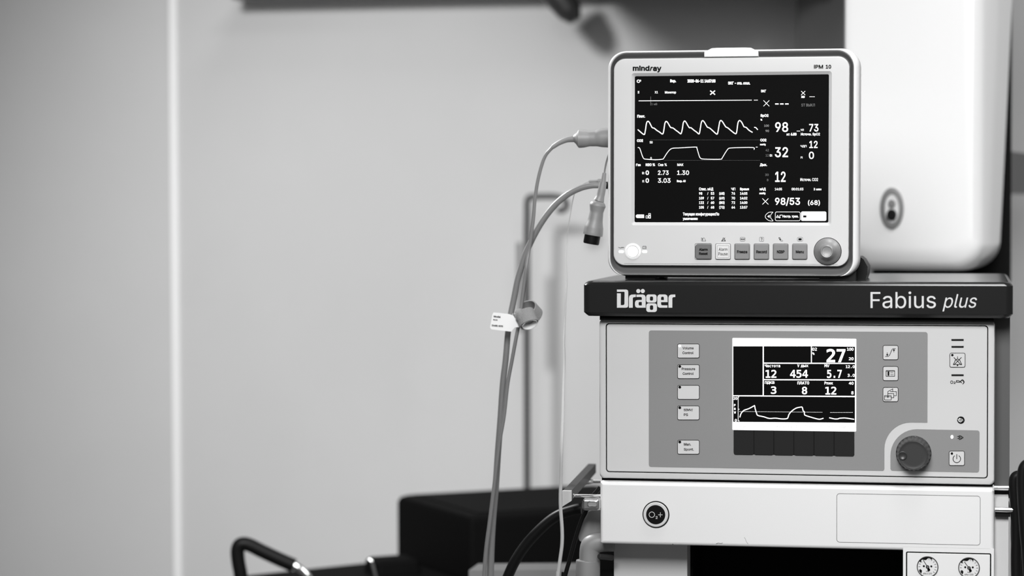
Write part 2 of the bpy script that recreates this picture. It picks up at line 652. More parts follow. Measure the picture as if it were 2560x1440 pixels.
def mkey(name, x0, y0, x1, y1, view, inkcb=None, led='dark', parent=None, base=YM):
    """A membrane key: domed plate, black outline, LED dot and its print."""
    ox, oy, s = view
    q = W.rect(ox + x0 / s, oy + y0 / s, ox + x1 / s, oy + y1 / s, base)
    kk = W.k(1900, 900, base)
    key = mpart(MB().slab(q, 4.2 * kk, base - 0.0005, base + .0002, 0.0003), name, 'membkey', control)
    i = Ink(W, base - 0.00065, *view)
    i.rline(x0, y0, x1, y1, 4.2 * s, 1.3 * s)
    if inkcb:
        inkcb(i)
    if led == 'dark':
        i.disc(x0 + 24 * s / 4.36, y0 + 20 * s / 4.36, 3.6 * s)
    mpart(i, 'key_print', 'ink', key)
    if led == 'lit':
        i = Ink(W, base - 0.0008, *view)
        i.disc(x0 + 24 * s / 4.36, y0 + 22 * s / 4.36, 3.4 * s)
        mpart(i, 'indicator_light', 'glow', key, 'lit white indicator')
    return key


v1 = (1640, 830, 4.3636)
B = 2.2
mkey('mode_key', 235, 130, 472, 283, v1, lambda i: (i.text('Volume', 288, 162, 411, 190, B), i.text('Control', 288, 213, 408, 242, B)), 'lit')
mkey('mode_key', 235, 356, 472, 508, v1, lambda i: (i.text('Pressure', 280, 388, 427, 417, B), i.text('Control', 291, 440, 410, 468, B)))
mkey('mode_key', 235, 582, 472, 734, v1)
mkey('mode_key', 235, 806, 472, 958, v1, lambda i: (i.text('SIMV/', 302, 836, 402, 866, B), i.text('PS', 304, 888, 349, 917, B)))
mkey('mode_key', 235, 1180, 472, 1332, v1, lambda i: (i.text('Man.', 304, 1211, 382, 1240, B), i.text('Spont.', 304, 1266, 412, 1300, B)))
v2 = (2150, 820, 3.6)


def ic1(i):
    i.curve([(228, 255), (258, 253), (272, 232), (288, 195), (300, 187), (320, 187)], 5, 4)
    i.line([(245, 222), (245, 246)], 5).line([(305, 217), (305, 195)], 5)
    i.fillp([[(234, 236), (257, 236), (245, 253)]]).fillp([[(293, 204), (317, 204), (305, 188)]])


def ic2(i):
    i.rline(235, 383, 312, 435, 4, 5)
    i.fillp([[(248, 392), (264, 392), (264, 430), (248, 430)]])
    i.line([(274, 403), (298, 403)], 4).line([(274, 421), (300, 421)], 4).line([(235, 390), (312, 390)], 4)


def ic3(i):
    i.rline(220, 608, 281, 648, 3, 5).line([(220, 618), (281, 618)], 4)
    for dx, dy in ((22, -18), (44, -36)):
        i.line([(228 + dx, 608 + dy), (282 + dx, 608 + dy), (282 + dx, 645 + dy), (262 + dx, 645 + dy)], 5)
    i.line([(251, 618), (251, 572), (295, 548), (295, 572)], 5)
    i.fillp([[(243, 615), (260, 615), (251, 632)]])


mkey('menu_key', 207, 157, 343, 285, v2, ic1, None)
mkey('menu_key', 207, 346, 343, 473, v2, ic2, None)
mkey('menu_key', 207, 535, 343, 662, v2, ic3, None)


def ic4(i):
    i.curve([(840, 328), (852, 305), (860, 288), (878, 280), (896, 288), (904, 305), (916, 328)], 6, 4).line([(840, 328), (916, 328)], 6)
    i.line([(845, 266), (910, 332)], 6).line([(912, 266), (846, 332)], 6).line([(878, 258), (878, 280)], 5).disc(878, 336, 7)
    i.disc(831, 244, 11)


def ic5(i):
    i.circle(871, 1178, 34, 6, 125, 415).line([(871, 1138), (871, 1178)], 6).disc(827, 1130, 11)


mkey('alarm_mute_key', 808, 226, 946, 353, v2, ic4, None, base=PY)
mkey('power_key', 802, 1108, 940, 1237, v2, ic5, None)
# slots and small symbols on the light panel
for y in (108, 170, 425):
    i = Ink(W, PY - 0.0002, *v2)
    i.line([(829, y), (927, y)], 17)
    mpart(i, 'alarm_light', 'black', control, 'dark alarm lamp slot')
i = Ink(W, PY - 0.0003, *v2)
i.disc(908, 829, 33)
mpart(i, 'symbol_print', 'ink', control)
i = Ink(W, PY - 0.0003, *v2)
i.text('O', 813, 473, 838, 503, 2).text('2', 842, 482, 860, 503, 2)
i.curve([(868, 474), (885, 474), (900, 480), (915, 473), (930, 478), (934, 492), (925, 505)], 6, 4).curve([(868, 486), (890, 488), (908, 486), (915, 495)], 6, 4)
i.line([(868, 472), (868, 488)], 6).curve([(912, 470), (925, 466), (938, 486), (928, 500)], 6, 4)
mpart(i, 'symbol_print', 'ink', control)
i = Ink(W, PY - 0.0005, *v2)
i.disc(897, 818, 8).disc(915, 829, 6).curve([(884, 822), (890, 838), (905, 845), (915, 838)], 7, 4).curve([(905, 815), (922, 822), (926, 836)], 4, 4).line([(895, 835), (918, 826)], 6)
mpart(i, 'symbol_print', 'print', control)
i = Ink(W, YM - 0.0003, *v2)
i.line([(877, 976), (893, 976)], 5).line([(877, 994), (893, 994)], 5).curve([(893, 970), (905, 970), (916, 978), (928, 986), (916, 994), (905, 1001), (893, 1001), (893, 970)], 6, 4).circle(905, 986, 7, 4)
mpart(i, 'symbol_print', 'ink', control)
i = Ink(W, YM - 0.0004, *v2)
i.fillp([[(q[0], q[1]) for q in arc(828, 980, 13, 0, 360, 16, 17)][:-1] + [(834, 960)]], False)
mpart(i, 'indicator_light', 'glow', control, 'lit white mains indicator')
# rotary knob
kc = W.at(2284, 1133, YM)
kk = W.k(2284, 1133, YM)
n = 96
mb = MB()
c0 = Vector((kc.x, YM, kc.z))
def knurl(rad, y, amp):
    return ([(c0.x + (rad + (amp if (j % 4) < 2 else -amp)) * math.cos(2 * math.pi * j / n), c0.z + (rad + (amp if (j % 4) < 2 else -amp)) * math.sin(2 * math.pi * j / n)) for j in range(n)], y)
Rk = 44.5 * kk
mb.loft([knurl(Rk * 1.0, YM, 0), knurl(Rk * .99, YM - .003, 0), knurl(Rk * .965, YM - .0035, .0003), knurl(Rk * .87, YM - .016, .0003),
         knurl(Rk * .80, YM - .0195, 0), knurl(Rk * .77, YM - .020, 0), knurl(Rk * .6, YM - .0195, 0)], cap0=True, cap1=True)
knob = mpart(mb, 'rotary_knob', 'knob')
dc = W.at(2256.5, 1139.5, YM - .0215)
mb = MB()
mb.lathe((dc.x, YM - .0200, dc.z), (0, -1, 0), [(11 * kk, -.0005), (10.6 * kk, .0009), (9.6 * kk, .0011), (8 * kk, .0006), (5 * kk, .0002), (0.5 * kk, .0001)], 28)
mpart(mb, 'finger_dimple', 'knob', knob)

# --- small display with softkeys
v3 = (1820, 830, 4.3647)
q = W.rect(1831, 846, 2140.5, 1077, YM)
disp = mpart(MB().slab(q, .001, YM - .0006, YM + .0004, .0002), 'display', 'lit', control, 'lit display with black fields')
DY = YM - .0009
i = Ink(W, DY, *v3)
i.fillp([[(57, 156), (378, 156), (378, 690), (57, 690)]])
i.fillp([[(391, 156), (905, 156), (905, 335), (391, 333)]])
i.fillp([[(915, 156), (1385, 160), (1385, 336), (915, 335)]])
i.fillp([[(391, 346), (1385, 349), (1385, 516), (391, 514)]])
i.fillp([[(391, 526), (1385, 530), (1385, 697), (391, 692)]])
i.fillp([[(57, 702), (1385, 711), (1385, 990), (57, 980)]])
mpart(i, 'screen_field', 'screen', disp, 'black fields of the display')
i = Ink(W, DY - .0002, *v3)
T = lambda t, *a, b=2.5: i.text(t, *a, bold=b, mono=True)
T('O2', 918, 171, 970, 204); T('%', 920, 222, 944, 250); T('27', 1075, 184, 1282, 330, b=12); T('100', 1298, 171, 1370, 204); T('20', 1318, 276, 1370, 308)
T('Частота', 401, 353, 570, 385); T('V', 757, 353, 778, 384); T('дых', 795, 358, 877, 388); T('MV', 1052, 353, 1106, 384); T('12.0', 1285, 363, 1383, 394)
T('12', 410, 413, 528, 500, b=6); T('454', 677, 413, 873, 500, b=6); T('5.7', 1080, 413, 1242, 502, b=6); T('3.0', 1305, 457, 1383, 490)
T('ПДКВ', 401, 537, 508, 572); T('ПЛАТО', 757, 539, 886, 573); T('Pпик', 1052, 541, 1146, 573); T('40', 1318, 543, 1370, 575)
T('3', 468, 593, 528, 676, b=6); T('8', 806, 597, 864, 680, b=6); T('12', 1062, 597, 1182, 683, b=6); T('8', 1345, 646, 1370, 682)
T('20', 60, 710, 103, 740); T('P', 65, 786, 83, 812); T('a', 65, 826, 83, 850); T('w', 65, 864, 87, 890); T('0', 74, 949, 97, 978)
mpart(i, 'display_reading', 'glow', disp, 'white readings and headings')
i = Ink(W, DY - .0002, *v3)
i.line([(122, 709), (111, 709), (111, 970), (125, 970)], 6, caps=False).line([(111, 842), (124, 842)], 5)
for x in range(128, 1036, 13):
    i.disc(x, 868 + (x - 128) * .0085, 3)
for x in range(1118, 1366, 12):
    i.disc(x, 878, 3)
i.curve([(130, 928), (140, 895), (155, 872), (180, 852), (230, 835), (280, 808), (290, 806), (297, 840), (310, 880), (325, 910), (390, 925), (450, 943), (520, 940), (580, 948),
         (640, 946), (655, 930), (665, 900), (690, 868), (740, 832), (790, 820), (810, 822), (820, 860), (832, 870), (835, 900), (850, 912), (900, 928), (960, 945), (1000, 952), (1038, 942)], 11, 3)
i.curve([(1108, 936), (1160, 948), (1200, 948), (1215, 942), (1270, 938), (1320, 944), (1372, 952)], 11, 3)
mpart(i, 'pressure_curve', 'glow', disp, 'white airway pressure curve')
i = Ink(W, DY, *v3)
T = lambda t, *a: i.text(t, *a, bold=0, mono=True)
T('P макс', 85, 1014, 218, 1046); T('V дых', 318, 1014, 436, 1048); T('Частота', 522, 1016, 695, 1048); T('Твд:Твыд', 737, 1016, 930, 1052); T('Тпс:Твд', 975, 1018, 1142, 1054); T('ПДКВ', 1218, 1022, 1330, 1056)
for x in (273, 495, 713, 940, 1162):
    i.line([(x, 998), (x, 1062)], 3)
mpart(i, 'softkey_caption', 'litgrey', disp, 'pale captions over the softkeys')
q = W.rect(1834, 1074, 2136, 1138, YM)
mpart(MB().slab(q, .002, YM - .0001, YM + .0003, .0001), 'softkey_bed', 'recess', control)
for x0, x1 in ((63, 281), (285, 498), (503, 717), (721, 936), (941, 1155), (1160, 1379)):
    f = (x0 + x1) / 2 / 1380 * 20
    q = W.rect(1820 + x0 / 4.3647, 830 + (1066 + f * .7) / 4.3647, 1820 + x1 / 4.3647, 830 + (1340 + f) / 4.3647, YM)
    mpart(MB().slab(q, (.0022, .0022, .0003, .0003), YM - .0005, YM + .0003, .0003), 'softkey', 'softkey', control)

# --- drawer block below
DRY = 0.014
dr = W.rect(1500, 1204, 2487, 1360, DRY)
tl, tr_ = W.at(1500, 1204.5, DRY), W.at(2486, 1221, DRY)
bl, br_ = W.at(1500, 1360, DRY), W.at(2257, 1376, DRY)
zt, zb = (tl.z + tr_.z) / 2, (bl.z + br_.z) / 2
drc = (bl.x, zb, tr_.x, zt)
mpart(MB().slab(drc, (.002, .002, .001, .001), DRY, .31, .004), 'drawer_block', 'drawer')
block = mach.children[-1]
i = Ink(W, DRY - .0002)
q0 = W.rect(2092, 1237, 2450.5, 1359, DRY)
mb = MB()
mb.line(rr(*q0, .003, 4), .0005, DRY - .0002, closed=True)
mpart(mb, 'label_field_groove', 'inksoft', block)
i = Ink(W, DRY - .0002, 1700, 1160, 2.977)
i.curve([(270, 594), (285, 588), (300, 591), (318, 588)], 2.2, 3)
mpart(i, 'scratch', 'ink', block)
i = Ink(W, DRY - .0002, 1700, 1160, 2.977)
i.curve([(478, 546), (488, 560), (492, 575), (506, 594)], 1.5, 3)
mpart(i, 'scratch', 'ink', block)
i = Ink(W, DRY - .0002, 1380, 1140, 4.8)
i.disc(1450, 1058, 5)
mpart(i, 'scratch', 'ink', block)
# O2+ button
oc = W.at(1640, 1286, DRY)
ko = W.k(1640, 1286, DRY)
cc = (oc.x, DRY, oc.z)
bt = mpart(MB().lathe(cc, (0, -1, 0), [(33.5 * ko, -.001), (33.5 * ko, .0008), (32 * ko, .0014), (31 * ko, .0014)], 56), 'oxygen_flush_button', 'ink', block, 'round black and grey button')
mpart(MB().lathe(cc, (0, -1, 0), [(31.2 * ko, 0), (31 * ko, .0022), (29.5 * ko, .003), (24 * ko, .003), (23.5 * ko, .001)], 56), 'button_ring', 'membkey', bt, 'light grey ring')
mpart(MB().lathe(cc, (0, -1, 0), [(23.5 * ko, 0), (23.3 * ko, .0034), (22.4 * ko, .004), (5 * ko, .0042)], 56), 'button_cap', 'ink', bt)
i = Ink(W, DRY - .0045, 1380, 1140, 4.8)
i.circle(1198, 704, 33, 7).line([(1276, 706), (1324, 706)], 7).line([(1300, 680), (1300, 732)], 7)
i.text('2', 1243, 722, 1268, 754, 2)
mpart(i, 'button_print', 'print', bt)

# --- dark gap, side cheeks and lower body
lb = W.rect(1500, 1195, 2522, 1215, .03)
mpart(MB().box(lb[0] + .002, .03, zt - .001, drc[2] + .0, .3, fr[1] + .001), 'gap_recess', 'recess')
sd = W.rect(2480, 1235, 2521, 1440, DRY + .012)
mpart(MB().box(drc[2] - .0, DRY + .012, 0.18, sd[2], .31, W.at(2500, 1243, DRY + .012).z), 'side_column', 'machine')
col = mach.children[-1]
# left lower column, set back and in shade
lc = W.rect(1535, 1365, 1718, 1440, .07)
mpart(MB().box(lc[0], .07, 0.18, lc[2], .31, zb + .001), 'lower_column', 'machine')
mpart(MB().box(lc[2] - .001, .10, 0.18, lc[2] + .003, .2, zb + .001), 'column_edge', 'ink')
rcx = W.rect(1718, 1378, 2262, 1440, .20)
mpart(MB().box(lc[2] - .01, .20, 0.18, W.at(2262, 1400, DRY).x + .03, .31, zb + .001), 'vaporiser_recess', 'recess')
# gauge panel at the right
gx0 = W.at(2257.5, 1400, DRY).x
gp = (gx0, 0.18, drc[2], zb + .0005)
mpart(MB().box(gp[0], DRY, 0.18, gp[2] - .0002, .31, gp[3] + .0036), 'gauge_housing', 'drawer')
gh = mach.children[-1]
GY = DRY + .0
g0, g1 = W.at(2268, 1382, GY), W.at(2475, 1386, GY)
grc = (g0.x, 0.95, g1.x, (g0.z + g1.z) / 2)
mpart(MB().slab(grc, .0008, GY - .0006, GY + .001, .0004), 'gauge_panel', 'drawer', gh)
i = MB()
i.line(rr(*inset(grc, -.0006), .001, 3), .0014, GY - .0001, closed=True)
mpart(i, 'panel_seam', 'ink', gh)
GP = GY - .0006
for gi, (gx, gy) in enumerate(((2319, 1417), (2422.5, 1419.5))):
    c = W.at(gx, gy, GP)
    kg = W.k(gx, gy, GP)
    g = mpart(MB().lathe((c.x, GP, c.z), (0, -1, 0), [(27 * kg, -.001), (27 * kg, .001), (26 * kg, .0016), (25 * kg, .0014), (24.6 * kg, .0004)], 48), 'pressure_gauge', 'knob', gh, 'round gauge with dark needle')
    mpart(MB().disc((c.x, c.z), 25 * kg, GP - .0006, 48), 'dial', 'dial', g, 'white dial')
    mb = MB()
    yy = GP - .0009
    P = lambda a, r: (c.x + r * kg * math.cos(R(a)), c.z + r * kg * math.sin(R(a)))
    for a in range(-40, 221, 20):
        mb.line([P(a, 18.5), P(a, 22.5)], .9 * kg, yy)
    mb.fill([[P(a, 24.8) for a in range(62, 152, 6)] + [P(a, 20.5 - 2.5 * math.cos(R((a - 105) * 7))) for a in range(148, 58, -6)]], yy)
    mb.disc(P(170, 9.5), 2.6 * kg, yy, 14).disc(P(10, 9.5), 2.6 * kg, yy, 14)
    mb.fill([[P(215, 17), P(228, 24), P(205, 24), P(200, 18)]], yy)
    mpart(mb, 'dial_marks', 'ink', g)
    i = Ink(W, yy)
    i.text('kPa x 100', gx - 11, gy + 14.5, gx + 11, gy + 19, .3).text('O₂' if False else 'bar', gx - 4, gy + 9.5, gx + 5, gy + 12.5, .2)
    mpart(i, 'dial_lettering', 'inksoft', g)
    mb = MB()
    yn = GP - .0013
    a = 122 if gi == 0 else 127
    mb.line([P(a, 19), P(a, 4)], 1.5 * kg, yn).disc(P(0, 0), 4.4 * kg, yn, 18)
    mb.fill([[P(a + 180 - 40, 3), P(a + 172, 9), P(a + 188, 10), P(a + 180 + 40, 3)]], yn)
    mb.disc(P(a + 170, 7.5), 3.6 * kg, yn, 12)
    mpart(mb, 'needle', 'ink', g)
    mpart(MB().disc((c.x, c.z), 2.6 * kg, yn - .0003, 14), 'needle_hub', 'inksoft', g)
# plinth and castors (below the picture)
mpart(MB().box(bd[0] + .01, .02, .10, bd[2] - .01, .42, .18), 'plinth', 'machine')
for x in (bd[0] + .05, bd[2] - .05):
    for y in (.06, .38):
        mpart(MB().lathe((x - .015, y, .05), (1, 0, 0), [(.03, 0), (.05, .004), (.05, .026), (.03, .03)], 24), 'castor', 'black')
        mpart(MB().box(x - .02, y - .012, .05, x + .02, y + .012, .105), 'castor_fork', 'steel')

# --- rails on both sides
yr = .03
for py0, Y in ((1219, .04), (1274, .016)):
    a = W.at(2478 if Y > .02 else 2488, py0, Y)
    b = W.at(2560, py0 + 2, Y)
    rad = 6.5 * W.k(2500, py0, Y)
    mpart(MB().tube([a, (a + b) / 2, b], rad, 20, 2), 'side_rail', 'chrome', label='chrome rail stub')
a = W.at(2484, 1226, .06); b = W.at(2524, 1244, .06)
mpart(MB().box(a.x, .055, b.z, b.x, .1, a.z), 'rail_block', 'black')
a = W.at(2488, 1276, .016); b = W.at(2526, 1293, .016)
mpart(MB().box(a.x, .018, b.z, b.x, .1, a.z), 'rail_block', 'black')
a = W.at(2482, 1216, .012); b = W.at(2485.5, 1228, .012)
mpart(MB().slab((a.x, b.z, b.x, a.z), .0006, .008, .03, .0006), 'rail_end_cap', 'machine')
# left bar: light end face, dark flank running back, chrome pins to the body
Yb = -0.02
e0, e1 = W.at(1407, 1227, Yb), W.at(1428, 1259, Yb)
e2 = W.at(1471, 1180, .26)
e3 = W.at(1490, 1180, .26)
vB = Vector((0.0, 0.30, 0.0))
mb = MB()
def quad_ring(p, q, y):
    return [(p.x, y, q.z), (q.x, y, q.z + .0035 if y < 0 else q.z), (q.x, y, p.z), (p.x, y, p.z)]
off = e2 - e0
mb.loft([[(e0.x, Yb, e1.z - .003), (e1.x, Yb, e1.z + .003), (e1.x, Yb, e0.z), (e0.x, Yb, e0.z)],
         [(e0.x + off.x, .26, e1.z - .003), (e1.x + off.x, .26, e1.z + .003), (e1.x + off.x, .26, e0.z), (e0.x + off.x, .26, e0.z)]])
bar = mpart(mb, 'side_bar', 'grip', label='dark bar with a light end')
mb = MB()
mb.loft([[(e0.x - .0003, Yb - .002, e1.z - .0033), (e1.x + .0003, Yb - .002, e1.z + .003), (e1.x + .0003, Yb - .002, e0.z + .0003), (e0.x - .0003, Yb - .002, e0.z + .0003)],
         [(e0.x - .0003, Yb + .003, e1.z - .0033), (e1.x + .0003, Yb + .003, e1.z + .003), (e1.x + .0003, Yb + .003, e0.z + .0003), (e0.x - .0003, Yb + .003, e0.z + .0003)]])
mpart(mb, 'end_face', 'machine', bar, 'light grey end face')
a = W.at(1426, 1239, 0.0); b = W.at(1515, 1240, 0.03); kq = W.k(1450, 1240, 0)
mpart(MB().tube([a, a + (b - a) * .12, a + (b - a) * .5, b], 4.2 * kq, 18, 1), 'cross_pin', 'chrome', label='chrome pin')
mpart(MB().lathe(a, b - a, [(4.2 * kq, -.002), (6.0 * kq, 0), (6.0 * kq, .003), (4.2 * kq, .005)], 20), 'pin_collar', 'chrome')
a = W.at(1464, 1203, .19); b = W.at(1525, 1204, .19)
mpart(MB().tube([a, (a + b) / 2, b], 4.6 * kq, 18, 1), 'cross_pin', 'chrome', label='chrome pin')
mpart(MB().lathe(a, b - a, [(5 * kq, -.006), (8.5 * kq, 0), (7 * kq, .005), (4.5 * kq, .009)], 20), 'pin_collar', 'chrome')
# chrome clamp with a slot
q = W.rect(1456, 1246, 1500, 1276, .01)
cl = mpart(MB().slab(q, .003, .006, .03, .003), 'rail_clamp', 'steel', label='chrome clamp with a slot')
q2 = W.rect(1470, 1254, 1492, 1266, .005)
mpart(MB().ring(inset(q2, -.0008), .0028, q2, .0022, .0045, .008, .0006), 'clamp_slot', 'chrome', cl)
mpart(MB().slab(q2, .0022, .0058, .007, .0004), 'clamp_slot', 'plug', cl)
q = W.rect(1454, 1276, 1500, 1279, .01)
# pale absorber body and elbow pipe at the lower left
a = W.at(1482, 1300, .10)
mpart(MB().loft([[(p[0], .05 + 0 * p[1], p[1]) for p in rr(*W.rect(1450, 1272, 1520, 1352, .06), (.004, .002, .002, .02))],
                 [(p[0], .16, p[1]) for p in rr(*W.rect(1450, 1272, 1520, 1352, .06), (.004, .002, .002, .02))]]), 'absorber_body', 'plug')
kp = W.k(1470, 1350, .05)
rp = 25 * kp
c1, c2, c3, c4, c5 = W.at(1535, 1356, .045), W.at(1500, 1355, .045), W.at(1480, 1362, .045), W.at(1474, 1380, .045), W.at(1474, 1410, .045)
el = mpart(MB().tube([c1, c2, c3, c4, c5], [rp * .9, rp, rp * 1.03, rp, rp], 26, 6), 'breathing_elbow', 'plug', label='light grey elbow pipe')
a, b = W.at(1470, 1399, .045), W.at(1468, 1700, .045)
mpart(MB().lathe(a, b - a, [(rp * .98, 0), (rp * 1.16, .0006), (rp * 1.2, .002), (rp * 1.2, .02), (rp * 1.14, .022), (rp * 1.14, .15)], 32), 'pipe_socket', 'plug', el)
a, b = W.at(1497, 1391, .03), W.at(1540, 1395, .05)
mpart(MB().lathe(a, b - a, [(.0025, 0), (.0032, .001), (.0032, .02)], 18), 'pipe_stub', 'grip', el)

# ================================================================== PATIENT MONITOR
MO = W.at(1836, 696, 0.05)
MO.z = SH_TOP
MF = Frame((MO.x, 0.05, SH_TOP), yaw=R(-0.9), roll=0.0032)
mon = thing('patient_monitor', 'light grey patient monitor with lit screen and round dial, standing on the charcoal shelf', 'monitor', frame=MF)
NEG = Matrix.Identity(4)


def npart(mb, name, m, parent=None, label=None):
    src = mb.mb if isinstance(mb, Ink) else mb
    return src.build(name, m, mon if parent is None else parent, label=label)


km = MF.k(1830, 400, 0)
pan = MF.rect(1533.5, 143.5, 2123, 665, 0)
out = MF.rect(1525, 129, 2133, 691, 0)
out2 = MF.rect(1517.5, 123.5, 2148, 692, 0)
scr = MF.rect(1586.5, 188.5, 2070.5, 555.5, 0)
ps = (30 * km, 30 * km, 28 * km, 28 * km)
# housing: rounded shell running back
secs = []
def shell(rcx, d, rad, y):
    return (rr(rcx[0] + d, rcx[1] + d, rcx[2] - d, rcx[3] - d, rad, 10), y)
secs.append(shell(out, 0.0006, 41 * km, .003))
secs.append(shell(out, -.0003, 42 * km, .0012))
mixr = lambda t: tuple(o + (p - o) * t for o, p in zip(out, out2))
for t_, y_ in ((.25, .0010), (.55, .0018), (.85, .0040)):
    secs.append((rr(*mixr(t_), (42 + 4 * t_) * km, 10), y_))
secs.append(((rr(out2[0], out2[1], out2[2] + .0003, out2[3], 46 * km, 10)), .008))
secs.append(((rr(out2[0] + .0004, out2[1] - .0005, out2[2], out2[3] - .0, 46 * km, 10)), .03))
secs.append(((rr(out2[0] + .003, out2[1] + .0, out2[2] - .003, out2[3] - .002, 48 * km, 10)), .06))
secs.append(((rr(out2[0] + .012, out2[1] + .004, out2[2] - .012, out2[3] - .008, 48 * km, 10)), .11))
secs.append(((rr(out2[0] + .03, out2[1] + .02, out2[2] - .03, out2[3] - .03, 40 * km, 10)), .125))
secs = [([(p[0], p[1]) for p in q_], y_) for q_, y_ in secs]
fix = []
for q_, y_ in secs:                      # below, the shell stays behind the grey rim
    if y_ < .02:
        q_ = [(a_, max(b_, out[1] + .0012)) for a_, b_ in q_]
    fix.append((q_, y_))
housing = npart(MB().loft(fix, cap0=False), 'housing', 'shell')
# grey concave channel between bezel and shell
secs = [(rr(out[0] + .0003, out[1] - .0003, out[2] - .0003, out[3] - .0003, 42 * km, 10), .012), (rr(out[0] + .0001, out[1] - .0003, out[2] - .0001, out[3] - .0001, 42 * km, 10), .006),
        (rr(out[0] - .0001, out[1] + .0002, out[2] + .0001, out[3] + .0001, 42 * km, 10), .0030)]
lerp = lambda t: tuple(o + (p - o) * t for o, p in zip(out, pan))
for t, y in ((.12, .0018), (.25, .0022), (.5, .0050), (.8, .0080), (1.15, .0088)):
    secs.append((rr(*lerp(t), (42 - 14 * t) * km, 10), y))
npart(MB().loft(secs, cap0=False, cap1=False), 'rim_channel', 'rim', housing, 'grey channel around the bezel')
# bezel with screen opening
mb = MB()
b_ = .0016
so = inset(scr, -.0034)
secs = [(rr(*pan, 29 * km, 10), .009), (rr(*pan, 29 * km, 10), b_), (rr(*inset(pan, b_ * .3), 28.5 * km, 10), b_ * .3), (rr(*inset(pan, b_), 27.5 * km, 10), 0.0),
        (rr(*inset(so, -.0003), 8 * km, 10), 0.0), (rr(*so, 7 * km, 10), .0002), (rr(*scr, 3 * km, 10), .0028), (rr(*scr, 3 * km, 10), .009)]
mb.loft(secs, closed=True)
bez = npart(mb, 'bezel', 'bezel')
mb = MB()
mb.line([(pan[0] + .012, pan[1] + .0022), (pan[2] - .012, pan[1] + .0022)], .0003, -.0001)
npart(mb, 'bezel_seam', 'inksoft', bez)
SY = .0026
screen = npart(MB().slab(inset(scr, -.0008), .001, SY, SY + .003, .0001), 'screen', 'screen', label='black screen with white readings and curves')
i = Ink(MF, -.0002, 1500, 100, 3.7647)
i.text('mind', 308, 240, 466, 291, 7.0).text('r', 468, 252, 498, 291, 6.5, shear=.35).text('ay', 498, 252, 578, 305, 7.0)
npart(i, 'lettering', 'ink', bez, 'black maker name')
i = Ink(MF, -.0002, 1500, 100, 3.7647)
i.text('iPM', 2013, 233, 2100, 270, 4).text('10', 2124, 233, 2176, 270, 4)
npart(i, 'lettering', 'ink', bez, 'black model lettering')

GYS = SY - .0003
zA, zB = (1500, 100, 3.7647), (1500, 380, 3.7647)
i = Ink(MF, GYS, *zA)
t = i.text
t('Взр.', 660, 371, 716, 405, 3.2); t('2020-06-11 14:07:08', 823, 370, 1087, 401, 3.4); t('ЭКГ - отв. откл.', 1205, 391, 1413, 420, 3)
t('II', 355, 481, 370, 502, 1.2); t('X1', 515, 481, 545, 502, 1.2); t('Монитор', 611, 481, 716, 509, 1.4)
t('Плет.', 350, 704, 424, 731, 3); t('CO2', 348, 934, 405, 960, 3); t('50', 468, 952, 495, 974, 1.2); t('0', 473, 1102, 487, 1122, .8)
t('Газ', 339, 1164, 383, 1187, 3); t('N2O %', 430, 1161, 518, 1187, 3); t('Сев %', 547, 1161, 629, 1187, 1.2); t('МАК', 727, 1162, 785, 1186, 1)
t('Et', 397, 1242, 417, 1263, 1); t('Fi', 399, 1319, 415, 1341, 1); t('Возр. 40', 724, 1317, 806, 1343, 2)
t('ЭКГ', 1514, 468, 1564, 493, 2); t('ЖЭ', 1893, 525, 1927, 546, 2.6)
t('SpO2', 1510, 698, 1586, 730, 3); t('%', 1510, 742, 1527, 760, 2.4); t('ЧП', 1889, 837, 1918, 856, 1.2)
t('ИП', 1756, 880, 1785, 900, 1.2); t('6.00', 1795, 873, 1850, 900, 4.2); t('Источн. SpO2', 1890, 873, 2070, 905, 1.8)
t('CO2', 1508, 929, 1566, 955, 3); t('mmHg', 1506, 974, 1559, 996, 1.8); t('Et', 1598, 1076, 1622, 1097, 1.2); t('ЧДП', 1887, 989, 1944, 1013, 1.2); t('Fi', 1889, 1096, 1906, 1116, 1)
t('Дых.', 1505, 1161, 1572, 1191, 3); t('Источн. CO2', 1885, 1299, 2052, 1328, 1.2)
i.view(*zB)
t('Спис. нАД', 932, 334, 1066, 367, 2); t('ЧП', 1235, 336, 1273, 361, 1.4); t('Время', 1318, 336, 1402, 367, 2.2)
for r_, (c1_, c2_, c3_, c4_, c5_) in enumerate((('98', '53', '(68)', '76', '14:05'), ('109', '57', '(69)', '70', '14:02'), ('122', '60', '(80)', '72', '14:00'), ('105', '68', '(73)', '64', '13:57'))):
    y0 = (378, 422, 464, 508)[r_]
    t(c1_, 932, y0, 963 if len(c1_) == 2 else 978, y0 + 25, 2); t('/', 1010, y0, 1019, y0 + 25, 1.2); t(c2_, 1043, y0, 1075, y0 + 25, 2)
    t(c3_, 1122, y0 - 1, 1172, y0 + 29, 2.2); t(c4_, 1238, y0, 1271, y0 + 25, 1.8); t(c5_, 1318, y0, 1387, y0 + 25, 1.8)
t('нАД', 1503, 336, 1560, 366, 2.8); t('mmHg', 1500, 379, 1557, 402, 2.8); t('14:05', 1645, 337, 1713, 361, 1.4); t('00:01:03', 1803, 337, 1914, 361, 1.4); t('3 мин', 2010, 339, 2083, 361, 1.8)
t('Текущая конфигурация:По', 780, 570, 1122, 605, 2); t('умолчанию', 780, 620, 920, 646, 2); t('Настр. трев.', 1717, 593, 1868, 622, 2)
npart(i, 'screen_caption', 'glow', screen, 'small white Cyrillic captions and table')
i = Ink(MF, GYS, *zA)
t = i.text
t('0', 429, 1228, 461, 1270, 4); t('2.73', 545, 1228, 646, 1270, 2); t('1.30', 726, 1228, 838, 1270, 2); t('0', 429, 1301, 461, 1344, 4); t('3.03', 545, 1301, 664, 1344, 2)
